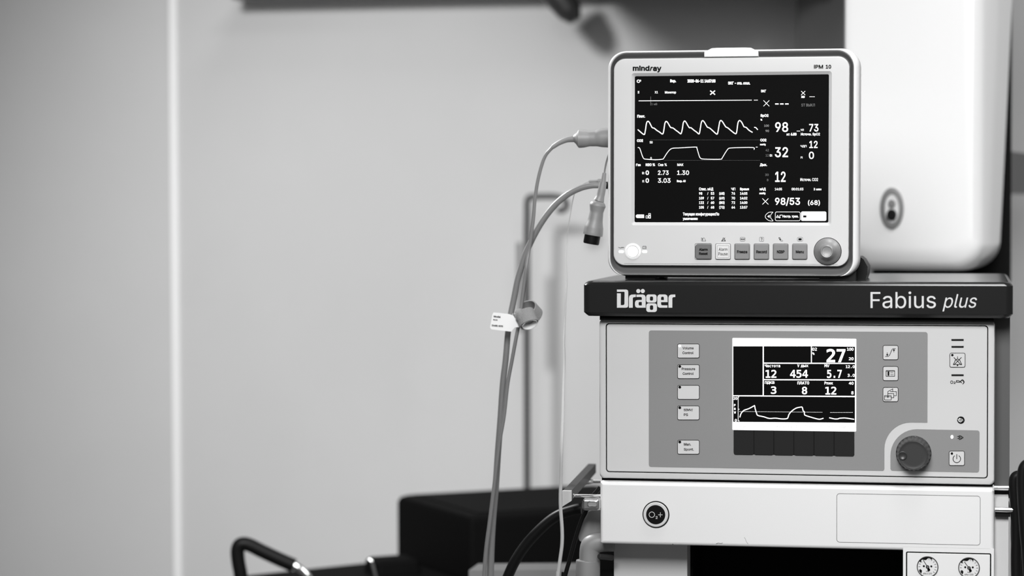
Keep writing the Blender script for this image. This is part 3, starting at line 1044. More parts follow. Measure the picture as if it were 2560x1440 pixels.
t('98', 1648, 773, 1771, 866, 4.5); t('73', 1968, 790, 2056, 862, 4); t('32', 1646, 1008, 1770, 1104, 4.5); t('12', 1970, 949, 2048, 1017, 3.5); t('0', 1966, 1051, 2014, 1120, 3.5); t('12', 1648, 1238, 1747, 1336, 4.5)
for x in (1652, 1699, 1746):
    i.line([(x, 602), (x + 25, 602)], 11)
for x in (1973, 1990, 2008):
    i.line([(x, 534), (x + 11, 534)], 5)
i.line([(1853, 857), (1883, 857)], 5)
i.view(*zB)
t('98/53', 1647, 428, 1883, 507, 4.5); t('(68)', 1957, 452, 2070, 506, 3.5)
npart(i, 'screen_reading', 'glow', screen, 'large white readings')
i = Ink(MF, GYS, *zA)
def cross(x0, y0, x1, y1, wd):
    i.line([(x0, y0), (x1, y1)], wd).line([(x0, y1), (x1, y0)], wd)
cross(1040, 479, 1080, 512, 10)
npart(i, 'screen_symbol', 'glow', screen)
i = Ink(MF, GYS, *zA)
cross(1540, 570, 1592, 622, 5)
npart(i, 'screen_symbol', 'glow', screen)
i = Ink(MF, GYS, *zA)
cross(1895, 482, 1930, 516, 5)
npart(i, 'screen_symbol', 'glow', screen)
i = Ink(MF, GYS, *zA)
i.circle(361, 388, 13, 5).rline(352, 378, 372, 398, 2, 4).line([(377, 377), (384, 378), (382, 390)], 5)
npart(i, 'screen_symbol', 'glow', screen)
i = Ink(MF, GYS, *zB)
cross(1530, 439, 1583, 492, 5)
npart(i, 'screen_symbol', 'glow', screen)
i = Ink(MF, GYS, *zB)
i.fillp([rr(345, 589, 415, 621, 3)]).fillp([[(338, 597), (346, 592), (346, 618), (338, 613)]])
npart(i, 'screen_symbol', 'glow', screen)
i = Ink(MF, GYS, *zB)
i.rline(458, 579, 475, 594, 1, 4).rline(433, 600, 450, 622, 1, 4).rline(458, 600, 475, 622, 1, 6).line([(466, 594), (466, 602)], 4)
npart(i, 'screen_symbol', 'glow', screen)
i = Ink(MF, GYS, *zB)
i.rline(1650, 564, 1884, 647, 14, 4)
npart(i, 'screen_symbol', 'glow', screen)
i = Ink(MF, GYS, *zB)
i.fillp([rr(1892, 560, 2130, 648, 14)])
i.curve([(1628, 566), (1590, 568), (1562, 590), (1555, 606), (1562, 624), (1590, 645), (1628, 648), (1610, 626), (1605, 606), (1610, 588), (1628, 566)], 4, 3)
i.fillp([[(1574, 606), (1596, 592), (1596, 620)]])
i.line([(1660, 615), (1672, 597), (1684, 615)], 5, ).line([(1660, 616), (1698, 616)], 5).line([(1690, 622), (1694, 595), (1714, 593)], 5)
npart(i, 'screen_symbol', 'glow', screen, 'white symbols and touch buttons')
i = Ink(MF, GYS - .0002, *zB)
i.fillp([[(1912, 597), (1943, 597), (1943, 616), (1912, 616)]])
npart(i, 'screen_symbol', 'screen', screen, 'black mark on the white touch button')
i = Ink(MF, GYS - .0002, *zB)
for x in (352, 366, 380, 394):
    i.line([(x + 6, 594), (x + 6, 616)], 3)
npart(i, 'screen_symbol', 'screen', screen, 'black marks in the white symbols')
i = Ink(MF, GYS, *zA)
t = i.text
t('1 мВ', 485, 593, 538, 613, .4); t('30', 1554, 1258, 1587, 1279, .6); t('8', 1570, 1307, 1585, 1328, .6)
t('42', 1559, 1026, 1588, 1048, .6); t('12', 1559, 1075, 1588, 1097, .6)
for x in range(478, 1500, 13):
    i.line([(x, 940), (x + 6, 940)], 2)
for x in range(600, 1500, 13):
    i.line([(x, 1132), (x + 6, 1132)], 2)
i.line([(477, 534), (477, 614)], 4)
t('ST ВЫКЛ', 1895, 599, 2022, 626, .8)
npart(i, 'screen_caption', 'glowdim', screen, 'dim grey captions and dotted guides')
i = Ink(MF, GYS, *zA)
t = i.text
t('100', 1545, 796, 1590, 817, .8); t('90', 1558, 845, 1590, 867, .8)
npart(i, 'screen_caption', 'glowmid', screen, 'grey limit values')
i = Ink(MF, GYS, *zA)
i.line([(364, 573), (1428, 566)], 6, caps=False).line([(1448, 566), (1485, 566)], 5, caps=False)
npart(i, 'ecg_curve', 'glow', screen, 'flat white line')
i = Ink(MF, GYS, 1580, 180, 8)
i.curve([(120, 1155), (235, 1250), (262, 1200), (285, 1050), (300, 1000), (320, 985), (345, 1005), (370, 1050), (395, 1100), (415, 1118), (445, 1125), (500, 1170), (550, 1200), (605, 1240), (630, 1200),
         (655, 1040), (670, 1000), (685, 988), (710, 1005), (745, 1065), (775, 1110), (820, 1120), (870, 1160), (920, 1195), (970, 1235), (990, 1210), (1010, 1120), (1025, 1020), (1050, 980),
         (1080, 1005), (1120, 1075), (1150, 1115), (1180, 1115), (1240, 1165), (1290, 1200), (1335, 1238), (1355, 1200), (1380, 1040), (1395, 990), (1415, 972), (1445, 1000), (1480, 1060),
         (1510, 1105), (1550, 1120), (1610, 1170), (1695, 1243), (1720, 1190), (1745, 1040), (1760, 985), (1780, 970), (1810, 995), (1850, 1060), (1880, 1100), (1920, 1120), (1990, 1180),
         (2070, 1235), (2095, 1190), (2115, 1040), (2130, 990), (2155, 970), (2190, 1000), (2215, 1045), (2240, 1095), (2285, 1110), (2340, 1165), (2405, 1205)], 20, 3)
i.curve([(2450, 1107), (2480, 1115), (2511, 1152)], 18, 3)
npart(i, 'pulse_curve', 'glow', screen, 'white saw-toothed pulse curve')
i = Ink(MF, GYS, *zA)
i.curve([(358, 1012), (370, 1015), (378, 1030), (400, 1095), (415, 1118), (440, 1122), (520, 1127), (585, 1122), (600, 1112), (630, 1065), (660, 1030), (690, 1018), (740, 1016), (840, 1010),
         (905, 1008), (912, 1018), (935, 1095), (950, 1115), (970, 1120), (1050, 1123), (1135, 1122), (1150, 1110), (1180, 1060), (1205, 1025), (1225, 1017), (1300, 1013), (1440, 1012), (1450, 1030)], 6.5, 3)
i.line([(1468, 1008), (1482, 1008)], 5)
npart(i, 'carbon_dioxide_curve', 'glow', screen, 'white plateau-shaped curve')

# alarm lamp on top
q = MF.rect(1760, 119, 1896, 142, 0)
top = MF.at(1828, 119, 0).z
zbt = MF.at(1828, 142, 0).z
mb = MB()
secs = []
for y, d, h in ((.0072, .0, -.0015), (.0005, 0, -.0014), (-.0008, .0006, -.0008), (-.0012, .001, 0), ):
    pass
prof = [(q[0], zbt), (q[2], zbt), (q[2], top - .0035), (q[2] - .003, top - .0030), (q[2] - .008, top - .0004), (q[2] - .014, top), (q[0] + .014, top), (q[0] + .008, top - .0004), (q[0] + .003, top - .0030), (q[0], top - .0035)]
cx_, cz_ = (q[0] + q[2]) / 2, (zbt + top) / 2
sc = lambda f: [(cx_ + (a - cx_) * (1 - f * .02), cz_ + (b - cz_) * (1 - f * .12)) for a, b in prof]
mb.loft([(sc(1), -.0004), (sc(.3), .0004), (sc(0), .0016), (sc(0), .03), (sc(1), .036)])
npart(mb, 'alarm_lamp', 'tag', housing, 'white alarm lamp cap')

# hard keys along the bottom
v4 = (1530, 580, 4.129)
keys = [('Alarm|Reset', 857, 120, 1028, 284, 'keydark', (8, 3, 3, 8)), ('Alarm|Pause', 1069, 122, 1224, 284, 'keylight', 3), ('Freeze', 1266, 122, 1422, 285, 'keygrey', 3),
        ('Record', 1465, 122, 1620, 285, 'keygrey', 3), ('NIBP', 1663, 122, 1819, 285, 'keygrey', 3), ('Menu', 1862, 122, 2015, 285, 'keygrey', 3)]
for (cap, x0, y0, x1, y1, mm, rad) in keys:
    q = MF.rect(1530 + x0 / 4.129, 580 + y0 / 4.129, 1530 + x1 / 4.129, 580 + y1 / 4.129, 0)
    rd = [r_ * km for r_ in (rad if isinstance(rad, tuple) else (rad,) * 4)]
    k_ = MB()
    k_.slab(inset(q, .0003), rd, -.0022, .001, .0009)
    key = npart(k_, 'function_key', mm, bez, {'keydark': 'darkest key', 'keylight': 'light key with outlined square'}.get(mm))
    i = Ink(MF, -.0001, *v4)
    i.rline(x0 - 1, y0 - 1, x1 + 1, y1 + 1, 14, 5)
    npart(i, 'key_gap', 'inksoft', key)
    i = Ink(MF, -.0024, *v4)
    cxk = (x0 + x1) / 2
    if '|' in cap:
        a_, b2 = cap.split('|')
        if mm == 'keylight':
            i.text(a_, 1102, 163, 1191, 195, .6).text(b2, 1098, 209, 1194, 242, .6)
        else:
            i.text(a_, 898, 167, 988, 195, 3.5).text(b2, 898, 209, 988, 237, 3.5)
    else:
        x_ = {'Freeze': (1290, 1397), 'Record': (1489, 1598), 'NIBP': (1702, 1781), 'Menu': (1897, 1981)}[cap]
        i.text(cap, x_[0], 189, x_[1], 220, 3.4)
    npart(i, 'key_print', 'ink', key)
    if mm == 'keylight':
        i = Ink(MF, -.0024, *v4)
        i.rline(1088, 139, 1206, 266, 4, 2.5)
        npart(i, 'key_print', 'inksoft', key)
i = Ink(MF, -.0002, *v4)
i.line([(921, 93), (967, 93), (958, 68), (948, 58), (938, 70), (934, 93)], 3).curve([(921, 66), (932, 64), (934, 76), (920, 82)], 4, 3)
npart(i, 'symbol_print', 'ink', bez)
i = Ink(MF, -.0002, *v4)
i.line([(1129, 94), (1172, 94)], 4).line([(1133, 92), (1148, 60), (1160, 66), (1170, 92)], 4).line([(1132, 96), (1166, 60)], 4).line([(1150, 74), (1168, 94)], 4)
npart(i, 'symbol_print', 'ink', bez)
i = Ink(MF, -.0002, *v4)
i.rline(1322, 54, 1375, 96, 12, 2.5).line([(1329, 75), (1345, 75)], 4).line([(1352, 75), (1368, 75)], 4).rline(1330, 68, 1340, 82, 2, 3).rline(1358, 68, 1368, 82, 2, 3).line([(1349, 64), (1349, 86)], 3)
npart(i, 'symbol_print', 'ink', bez)
i = Ink(MF, -.0002, *v4)
i.rline(1523, 54, 1566, 97, 6, 2.5).text('?', 1538, 61, 1553, 91, 1)
npart(i, 'symbol_print', 'ink', bez)
i = Ink(MF, -.0002, *v4)
i.curve([(1722, 60), (1732, 58), (1740, 70), (1735, 82), (1722, 60)], 5, 3).line([(1734, 74), (1742, 82)], 8).curve([(1738, 90), (1748, 80), (1764, 92), (1750, 96), (1738, 90)], 2.5, 3)
npart(i, 'symbol_print', 'ink', bez)
i = Ink(MF, -.0002, *v4)
i.rline(1914, 54, 1968, 97, 12, 2.5).rrect(1925, 65, 1957, 86, 2)
npart(i, 'symbol_print', 'ink', bez)
i = Ink(MF, -.0002, *v4)
i.curve([(66, 157), (82, 164), (92, 166), (100, 162)], 4, 3).line([(92, 158), (124, 158)], 2.5).line([(98, 163), (124, 163)], 3)
npart(i, 'symbol_print', 'ink', bez)
i = Ink(MF, -.0002, *v4)
i.rline(316, 148, 353, 172, 3, 3.5).line([(322, 146), (330, 146)], 3).line([(340, 146), (348, 146)], 3).line([(322, 160), (329, 160)], 3).line([(338, 160), (348, 160)], 3).line([(343, 156), (343, 165)], 3)
npart(i, 'symbol_print', 'ink', bez)
# power button, glowing
c = MF.at(1582, 629, 0)
bt = npart(MB().lathe(c, (0, -1, 0), [(21 * km, -.001), (21 * km, .0003), (19 * km, .001), (16 * km, .0013), (15.5 * km, .0006)], 48), 'power_button', 'tag', bez)
npart(MB().lathe(c, (0, -1, 0), [(14 * km, 0), (14 * km, .0015), (13 * km, .002), (2 * km, .0023)], 48), 'button_cap', 'lit', bt, 'glowing white cap')
npart(MB().lathe(c, (0, -1, 0), [(14.8 * km, 0), (14.8 * km, .0009), (14.0 * km, .0009)], 48), 'button_gap', 'inksoft', bt)
for x0, x1 in ((70, 122), (312, 362)):
    i = Ink(MF, -.0003, *v4)
    i.rrect(x0, 190, x1, 216, 10)
    npart(i, 'indicator_light', 'lit', bez, 'glowing white lamp bar')
# rotary dial
c = MF.at(2069, 628.5, 0)
npart(MB().lathe(c, (0, -1, 0), [(34.5 * km, -.001), (34.5 * km, .0002), (33.2 * km, .0003)], 64), 'dial_gap', 'ink', bez)
dial = npart(MB().lathe(c, (0, -1, 0), [(33.2 * km, -.001), (33.2 * km, .0015), (31.5 * km, .0035), (27 * km, .005), (22 * km, .0072), (19 * km, .0105), (17 * km, .0125), (14 * km, .0135),
                                        (12.5 * km, .0134), (11.5 * km, .0128), (6 * km, .0125), (1 * km, .0125)], 72), 'rotary_dial', 'metalknob', bez, 'grey metallic dial')
# underside: feet and dark clamp at the right
for (x0, x1, Y) in ((1566, 1640, .02), (2050, 2140, .02)):
    q = MF.rect(x0, 687, x1, 698, Y)
    npart(MB().box(q[0], .012, -.0001, q[2], .045, out2[1] + .006), 'foot', 'black')
    npart(MB().box(q[0], .085, -.0001, q[2], .115, out2[1] + .012), 'foot', 'black')
npart(MB().box(out2[0] + .03, .02, out2[1] - .0015, out2[2] - .02, .1, out2[1] + .01), 'base_plate', 'black')
q = MF.rect(2120, 641, 2170, 692, .06)
mb = MB()
pl = [(q[0], 0.0), (q[2] - .002, 0.0), (q[2], .006), (q[2] + .0005, .014), (q[2] - .004, q[3] - .003), (q[2] - .008, q[3]), (q[0], q[3])]
mb.loft([(pl, .045), (pl, .10)])
npart(mb, 'clamp_lever', 'black')

# ================================================================== CABLES
CY = .10


def path(pts, Y=CY):
    return [W.at(x, y, Y) for x, y in pts]


kc_ = W.k(1300, 700, CY)
floor_tail = lambda p: [Vector((p.x - .01, p.y, p.z - .3)), Vector((p.x - .02, p.y - .02, .30)), Vector((p.x - .0, p.y - .05, .05))]
# sensor cable with plug
sens = thing('sensor_cable', 'thin light grey cable whose thick plug enters the upper left side of the monitor', 'cable', loc=W.at(1517, 345, CY))
def kid(mb, name, m, root, label=None):
    mb.bm.transform(Matrix.Translation(-Vector(root.location)))
    return mb.build(name, m, root, label=label)
pts = [(1383, 366), (1362, 392), (1347, 440), (1338, 492), (1334, 540), (1329, 580), (1322, 630), (1316, 668), (1311, 705), (1304, 760), (1300, 790), (1296, 815), (1292, 835), (1280, 900), (1269, 960), (1260, 1040), (1248, 1110),
       (1237, 1200), (1225, 1300), (1216, 1370), (1210, 1440), (1204, 1520)]
Ys = [CY - .0 for _ in pts]
P = [W.at(x, y, .096 if 640 < y else CY) for x, y in pts]
kid(MB().tube(P + floor_tail(P[-1]), [4.3 * kc_] * 2 + [4.6 * kc_] * 4 + [5.2 * kc_] * 2, 14, 6), 'cable', 'cable', sens)
a = path([(1381, 368), (1398, 357), (1418, 349), (1440, 346)])
kid(MB().tube(a, [5.5 * kc_, 6.2 * kc_, 7 * kc_, 9 * kc_], 18, 6), 'strain_relief', 'plug', sens)
a = path([(1434, 346), (1441, 346.3), (1448, 346.5), (1460, 346.5), (1474, 346), (1490, 345.5), (1504, 344.5), (1530, 344)])
kid(MB().tube(a, [8 * kc_, 14 * kc_, 23 * kc_, 22 * kc_, 19.5 * kc_, 20 * kc_, 23 * kc_, 25 * kc_], 32, 5), 'plug', 'plug', sens, 'thick light plug')
# pressure hose
hose = thing('pressure_hose', 'thick grey hose arching from the left side of the monitor down to the floor', 'hose', loc=W.at(1515, 463, CY))
pts = [(1508, 463), (1495, 463.5), (1478, 464), (1452, 470), (1421, 485), (1391, 509), (1362, 544), (1337, 585), (1316, 630), (1304, 665), (1294, 700), (1285, 745), (1277, 785), (1270, 830), (1264, 900), (1257, 960), (1251, 1050),
       (1245, 1130), (1239, 1220), (1232, 1300), (1228, 1370), (1226, 1440), (1224, 1520)]
P = [W.at(x, y, .112) for x, y in pts]
kid(MB().tube(P + floor_tail(P[-1] + Vector((.01, 0, 0))), [6.9 * kc_, 7.6 * kc_, 7.8 * kc_, 7.6 * kc_, 7.4 * kc_, 7.8 * kc_, 8.4 * kc_, 9 * kc_, 9 * kc_], 18, 6), 'hose', 'cable', hose)
a, b = W.at(1501, 463.5, .112), W.at(1525, 463.5, .112)
kid(MB().lathe(a, b - a, [(8.5 * kc_, 0), (9 * kc_, .0005), (9 * kc_, .0095), (8.5 * kc_, .01)], 24), 'connector', 'black', hose, 'black connector')
# hanging plug
hp = thing('hanging_plug', 'light grey plug with black end hanging loose beside the monitor', 'plug', loc=W.at(1500, 540, CY))
Yh = .085
a = path([(1524, 380), (1517, 402), (1513, 420), (1511, 434)], Yh)
kid(MB().tube(a, 2.2 * kc_, 10, 4), 'cable', 'cable', hp)
a, b = W.at(1511, 432, Yh), W.at(1508, 458, Yh)
kid(MB().lathe(a, b - a, [(4.5 * kc_, 0), (5 * kc_, .001), (6.5 * kc_, (b - a).length)], 20), 'sleeve', 'plug', hp)
a = path([(1508, 456), (1505, 472), (1501, 490), (1497, 502)], Yh)
kid(MB().tube(a, [8.5 * kc_, 9.5 * kc_, 10 * kc_, 13 * kc_], 20, 5), 'strain_relief', 'plug', hp)
a = path([(1497, 500), (1495.5, 507), (1494, 514), (1491.5, 530), (1488, 552), (1485, 568), (1483, 582), (1482, 588)], Yh)
kid(MB().tube(a, [8 * kc_, 17 * kc_, 20 * kc_, 16.5 * kc_, 18.5 * kc_, 23 * kc_, 24 * kc_, 23.8 * kc_], 30, 5), 'plug_body', 'plug', hp)
a, b = W.at(1482, 585, Yh), W.at(1477.5, 610, Yh)
kid(MB().lathe(a, b - a, [(19.5 * kc_, 0), (19.5 * kc_, (b - a).length * .9), (18 * kc_, (b - a).length)], 28), 'plug_end', 'black', hp, 'black plug end')
# sampling line
sl = thing('sampling_line', 'very thin clear tube hanging between the hoses and the machine', 'tube', loc=W.at(1480, 453, .12))
pts = [(1498, 450), (1478, 452), (1458, 460), (1442, 474), (1434, 492), (1429, 520), (1422, 560), (1418, 600), (1415, 650), (1417, 700), (1414, 760), (1411, 820), (1410, 860), (1411, 900), (1409, 960), (1407, 1040), (1404, 1120),
       (1402, 1200), (1401, 1260), (1405, 1320), (1405, 1360), (1400, 1400), (1395, 1440), (1392, 1500)]
P = [W.at(x, y, .13 if y < 600 else (.13 - min((y - 600) / 500, 1) * .19)) for x, y in pts]
kid(MB().tube(P + floor_tail(P[-1]), [1.5 * kc_, 1.1 * kc_, 1.3 * kc_, 2.0 * kc_, 2.8 * kc_, 4.0 * kc_, 4.2 * kc_, 4.2 * kc_, 4.2 * kc_], 10, 5), 'tube', 'clear', sl)
a, b = W.at(1472, 453.5, .13), W.at(1512, 452, .13)
kid(MB().lathe(a, b - a, [(2 * kc_, 0), (3.5 * kc_, .0005), (3.5 * kc_, .010), (6 * kc_, .0105), (6 * kc_, .0165)], 16), 'connector', 'plug', sl)
# hook-and-loop cable tie
tie = thing('cable_tie', 'curled grey fabric cable tie wrapped round the two hanging cables', 'cable tie', loc=W.at(1320, 790, CY))
def band(cx, cy, rx, ry, a0, a1, hgt, Y, tilt, th=.0012, n=28, twist=0.0, grow=0.0):
    """Curled strip of fabric with thickness; its axis leans towards the viewer."""
    c = W.at(cx, cy, Y)
    ax = Vector((math.sin(R(tilt[0])), -math.sin(R(tilt[1])), math.cos(R(tilt[0])) * math.cos(R(tilt[1])))).normalized()
    ux = (Vector((1, 0, 0)) - ax * ax.x).normalized()
    uy = ax.cross(ux)
    secs = []
    for k in range(n + 1):
        a = R(a0 + (a1 - a0) * k / n)
        g = 1 + grow * k / n
        d = ux * math.cos(a) * rx * g + uy * math.sin(a) * ry * g
        nr = d.normalized()
        h = hgt / 2
        o = c + d + ax * (twist * k / n)
        secs.append([o - ax * h, o - ax * h + nr * th, o + ax * h + nr * th, o + ax * h])
    return MB().loft(secs)
kid(band(1318, 786, 33 * kc_, 30 * kc_, -190, 120, 30 * kc_, .10, (-28, 40)), 'outer_loop', 'velcro', tie)
kid(band(1316, 796, 22 * kc_, 18 * kc_, -170, 150, 36 * kc_, .085, (-25, -25)), 'inner_loop', 'velcro', tie)
kid(band(1322, 805, 18 * kc_, 15 * kc_, 0, 360, 20 * kc_, .083, (-25, -38), th=.0006), 'lining', 'velcro_in', tie, 'white lining')
a = W.at(1299, 792, .082)
mb = MB()
mb.tube([W.at(1296, 778, .084), W.at(1300, 786, .082), W.at(1302, 796, .082), W.at(1306, 806, .084)], [10 * kc_, 12 * kc_, 13 * kc_, 9 * kc_], 14, 4)
kid(mb, 'knot', 'velcro', tie)
# tag
tg = thing('cable_tag', 'small white printed tag folded around the cables below the fabric tie', 'tag', loc=W.at(1262, 806, .07))
Yt = .084
pts = [(1234, 781), (1272, 785), (1283, 789), (1290, 799), (1300, 806), (1312, 812), (1298, 818), (1288, 818), (1284, 822), (1279, 829), (1248, 826), (1229, 823.5), (1225, 819), (1231, 786)]
mb = MB()
q = [W.at(x, y, Yt) for x, y in pts]
mb.loft([([(p.x, p.z) for p in q], Yt), ([(p.x, p.z) for p in q], Yt + .0005)])
card = kid(mb, 'tag_card', 'tag', tg)
i = Ink(W, Yt - .0002)
dy = lambda x: (x - 1234) * .06
loops = None
i.text('Model', 1233.5, 789.5, 1251, 794.5, .6).text('562A', 1233, 798.5, 1244, 802, .5).text('21448B1-00701', 1230.5, 812.5, 1259, 817, .5)
i.mb.bm.transform(Matrix.Translation(W.at(1245, 800, Yt)) @ Matrix.Rotation(R(5), 4, 'Y') @ Matrix.Translation(-W.at(1245, 800, Yt)))
kid(i.mb, 'tag_print', 'ink', tg)
tg.children[-1].parent = card
# black cable leaving the clamp at the lower left of the machine
bc = thing('black_cable', 'thin black cable running down from the chrome clamp at the left of the machine', 'cable', loc=W.at(1470, 1262, .03))
pts = [(1500, 1218), (1492, 1228), (1482, 1240), (1470, 1262), (1464, 1280), (1455, 1298), (1444, 1330), (1435, 1360), (1424, 1400), (1413, 1440), (1405, 1500)]
P = [W.at(x, y, .035) for x, y in pts]
kid(MB().tube(P + floor_tail(P[-1]), 5.2 * kc_, 12, 5), 'cable', 'black', bc)
bc2 = thing('black_hose', 'black corrugated-looking hose curving down left behind the light bar', 'hose', loc=W.at(1455, 1262, .06))
pts = [(1454, 1258), (1446, 1258), (1430, 1262), (1400, 1272), (1372, 1290), (1340, 1320), (1312, 1352), (1290, 1385), (1275, 1415), (1262, 1450), (1250, 1510)]
P = [W.at(x, y + 14, .08) for x, y in pts]
bc2['label'] = 'thick black hose curving down to the left from the chrome clamp'
kid(MB().tube(P + floor_tail(P[-1]), 13 * kc_, 16, 5), 'hose', 'black', bc2)
# bundle of black hoses at the right edge
for nm, lab, pts, rr_, Y in (
        ('black_hose', 'black hose rising highest at the right edge of the machine', [(2650, 3600), (2615, 2600), (2588, 1900), (2570, 1440), (2562, 1330), (2557, 1260), (2555, 1200), (2560, 1168), (2576, 1160), (2600, 1180)], 12, -.02),
        ('black_hose', 'black hose looped over the chrome rails at the right of the machine', [(2620, 3600), (2590, 2600), (2562, 1900), (2543, 1500), (2540, 1400), (2541, 1330), (2538, 1260), (2535, 1205), (2542, 1190), (2556, 1196), (2566, 1240)], 12, .018),
        ('black_hose', 'black hose hanging lowest at the right edge beneath the rails', [(2548, 1240), (2545, 1320), (2548, 1380), (2562, 1440), (2580, 1900), (2600, 2600), (2610, 3600)], 17, .05)):
    r_ = thing(nm, lab, 'hose', loc=W.at(pts[0][0], pts[0][1], Y), group='black hoses at the right edge')
    P = [W.at(x, y, Y) for x, y in pts]
    kid(MB().tube(P, rr_ * kc_, 18, 6), 'hose', 'black', r_)
    if nm == 'black_hose' and 'lowest' in lab:
        a, b = W.at(2551, 1352, .05), W.at(2555, 1370, .05)
        kid(MB().tube([a, (a + b) / 2, b], 4.2 * kc_, 12, 1), 'metal_ferrule', 'chrome', r_, 'shiny metal ferrule')

# ================================================================== WHITE BOX BEHIND, RIGHT
bo = W.at(2280, 400, .58)
BF = Frame((bo.x, .58, SH_TOP - .1), yaw=R(-9.5))
bx = thing('equipment_cabinet', 'large white rounded equipment cabinet behind the monitor at the right, with an oval lock', 'cabinet', frame=BF)
f0 = BF.at(2106, 60, 0); f1 = BF.at(2432, 300, 0); fb = BF.at(2300, 676, 0)
kb = BF.k(2280, 400, 0)
topz = f0.z + .45
def bsec(dl, dr, db, rad, y, shear=0.0):
    pts = rr(f0.x + dl, fb.z + db, f1.x + dr, topz, rad, 8)
    zc = fb.z
    return [(p[0] + (shear * (p[1] - zc) if p[0] > (f0.x + f1.x) / 2 else 0), y, p[1]) for p in pts]
mb = MB()
mb.loft([bsec(.012, -.012, .030, (.03, .025, .03, .03), .0), bsec(.004, .0, .012, (.035, .03, .03, .03), .002), bsec(.0, .008, .003, (.035, .035, .03, .03), .010), bsec(.0, .012, .0, (.035, .035, .03, .03), .022),
         bsec(.0, .013, -.001, (.035, .035, .03, .03), .07, .03), bsec(.0, .013, .0, (.035, .035, .03, .03), .135, .045), bsec(.01, .004, .008, (.03, .03, .03, .03), .145, .045)])
cabb = mb.build('cabinet_body', 'cabinet', bx)
mb = MB()
pq = BF.at(2529, 300, .165)
mb.box(f0.x + .01, .146, fb.z - .02, pq.x - .003, .185, topz + .02)  # black plate added in place of the shade right of the cabinet
mb.build('back_shade_plate', 'recess', bx, label='black plate standing for the shade beside the cabinet')
lk = BF.at(2230, 521, 0)
mb = MB()
n = 36
def el_(rx, ry, y, dz=0):
    return [(lk.x + rx * kb * math.cos(2 * math.pi * j / n), y, lk.z + dz * kb + ry * kb * math.sin(2 * math.pi * j / n)) for j in range(n)]
mb.loft([el_(30, 52, .002), el_(30, 52, -.002), el_(27, 49, -.003), el_(19, 38, -.003), el_(17, 35, .001)])
lock = mb.build('oval_lock', 'lockring', bx, label='grey oval lock plate')
mb = MB()
mb.loft([el_(12, 14, .0, -16), el_(12, 14, -.0045, -16), el_(9, 11, -.005, -16)])
mb.build('lock_barrel', 'black', lock)
mb = MB()
mb.loft([el_(9, 10, .0, 12), el_(9, 10, -.004, 12), el_(7, 8, -.0045, 12)])
mb.build('lock_barrel', 'lockring', lock)
# wall arm that carries it
MB().box(f0.x + .08, .18, fb.z + .1, f0.x + .16, .60, fb.z + .16).build('mounting_arm', 'side', bx)

# ================================================================== BACKGROUND, LEFT
EYE = CAM.z
def ground(px, py, D):
    p = at_depth(px, py, D)
    return p
N_, L_ = ground(1175, 1290, 3.35), ground(990, 1237, 3.60)
zt_ = N_.z
av = Vector((L_.x - N_.x, L_.y - N_.y, 0))
la = av.length
av.normalize()
bv_ = Vector((-av.y, av.x, 0))
if bv_.x < 0:
    bv_ = -bv_
ang = math.atan2(bv_.y, bv_.x)
BZ = EYE - 3.6 * 876 / FPX
box = thing('equipment_case', 'black box-shaped case with a sloping outline, resting on the dark bench at lower left of the machine', 'case')
box['label'] = 'large black box-shaped case on the dark bench left of the machine'
box.matrix_world = Matrix.Translation((N_.x, N_.y, BZ)) @ Matrix.Rotation(ang, 4, 'Z')
h = zt_ - BZ
secs = []
for z, d in ((0, .002), (.004, 0), (h - .010, 0), (h - .003, .003), (h, .010)):
    secs.append([(p[0], p[1], z) for p in rr(d, d, .33 - d, la - d, .008, 4)])
MB().loft(secs).build('case_body', 'blackmatt', box)
MB().box(.02, .02, h - .001, .31, la - .02, h + .0015).build('case_lid', 'blackmatt', box)
# bench
E0 = ground(930, 1402, 3.55)
bench = thing('instrument_bench', 'dark bench with black top running across the lower left of the picture', 'bench')
Eb = ground(620, 1434, 3.43)
ang2 = math.atan2(E0.y - Eb.y, E0.x - Eb.x)
bench.matrix_world = Matrix.Translation((N_.x, N_.y, BZ)) @ Matrix.Rotation(ang2, 4, 'Z')
loc = bench.matrix_world.inverted() @ Vector((E0.x, E0.y, BZ))
loc2 = bench.matrix_world.inverted() @ ground(596, 1439, 3.41)
mb = MB()
secs = []
for z, d in ((-.05, .004), (-.046, 0), (-.006, 0), (0, .006)):
    secs.append([(p[0], p[1], z - .0005) for p in rr(loc2.x + d, -.35 + d, .36 - d, loc.y + .002 - d, .01, 4)])
mb.loft(secs).build('bench_top', 'blackmatt', bench)
for x in (loc2.x + .03, .30):
    for y in (-.3, .2):
        MB().lathe((x, y, -.05), (0, 0, -1), [(.015, 0), (.015, BZ - .07), (.02, BZ - .055), (.02, BZ - .05)], 16).build('leg', 'steel', bench)
# small raised pad between bench edge and case
P1, P2 = ground(930, 1398, 3.50), ground(988, 1385, 3.5)
pad = MB()
c = ground(985, 1425, 3.45)
pad.loft([[(p[0], p[1], 0) for p in rr(-.035, -.03, .03, .03, .006, 4)], [(p[0], p[1], .016) for p in rr(-.033, -.028, .028, .028, .006, 4)], [(p[0], p[1], .02) for p in rr(-.028, -.023, .023, .023, .006, 4)]])
o = pad.build('black_pad', 'blackmatt')
o.matrix_world = Matrix.Translation((c.x, c.y, BZ)) @ Matrix.Rotation(ang, 4, 'Z')
tag(o, 'small black block on the bench against the left side of the case', 'block')
# chrome clip
pts = [(921, 1398), (928, 1404), (932, 1415), (935, 1428), (940, 1446)]
o = thing('metal_clip', 'small shiny curved metal clip at the left foot of the black case', 'clip', loc=ground(928, 1410, 3.36))
kid(MB().tube([ground(x, y, 3.36) for x, y in pts], [.0015, .003, .003, .003], 10, 4), 'clip_wire', 'chrome', o)
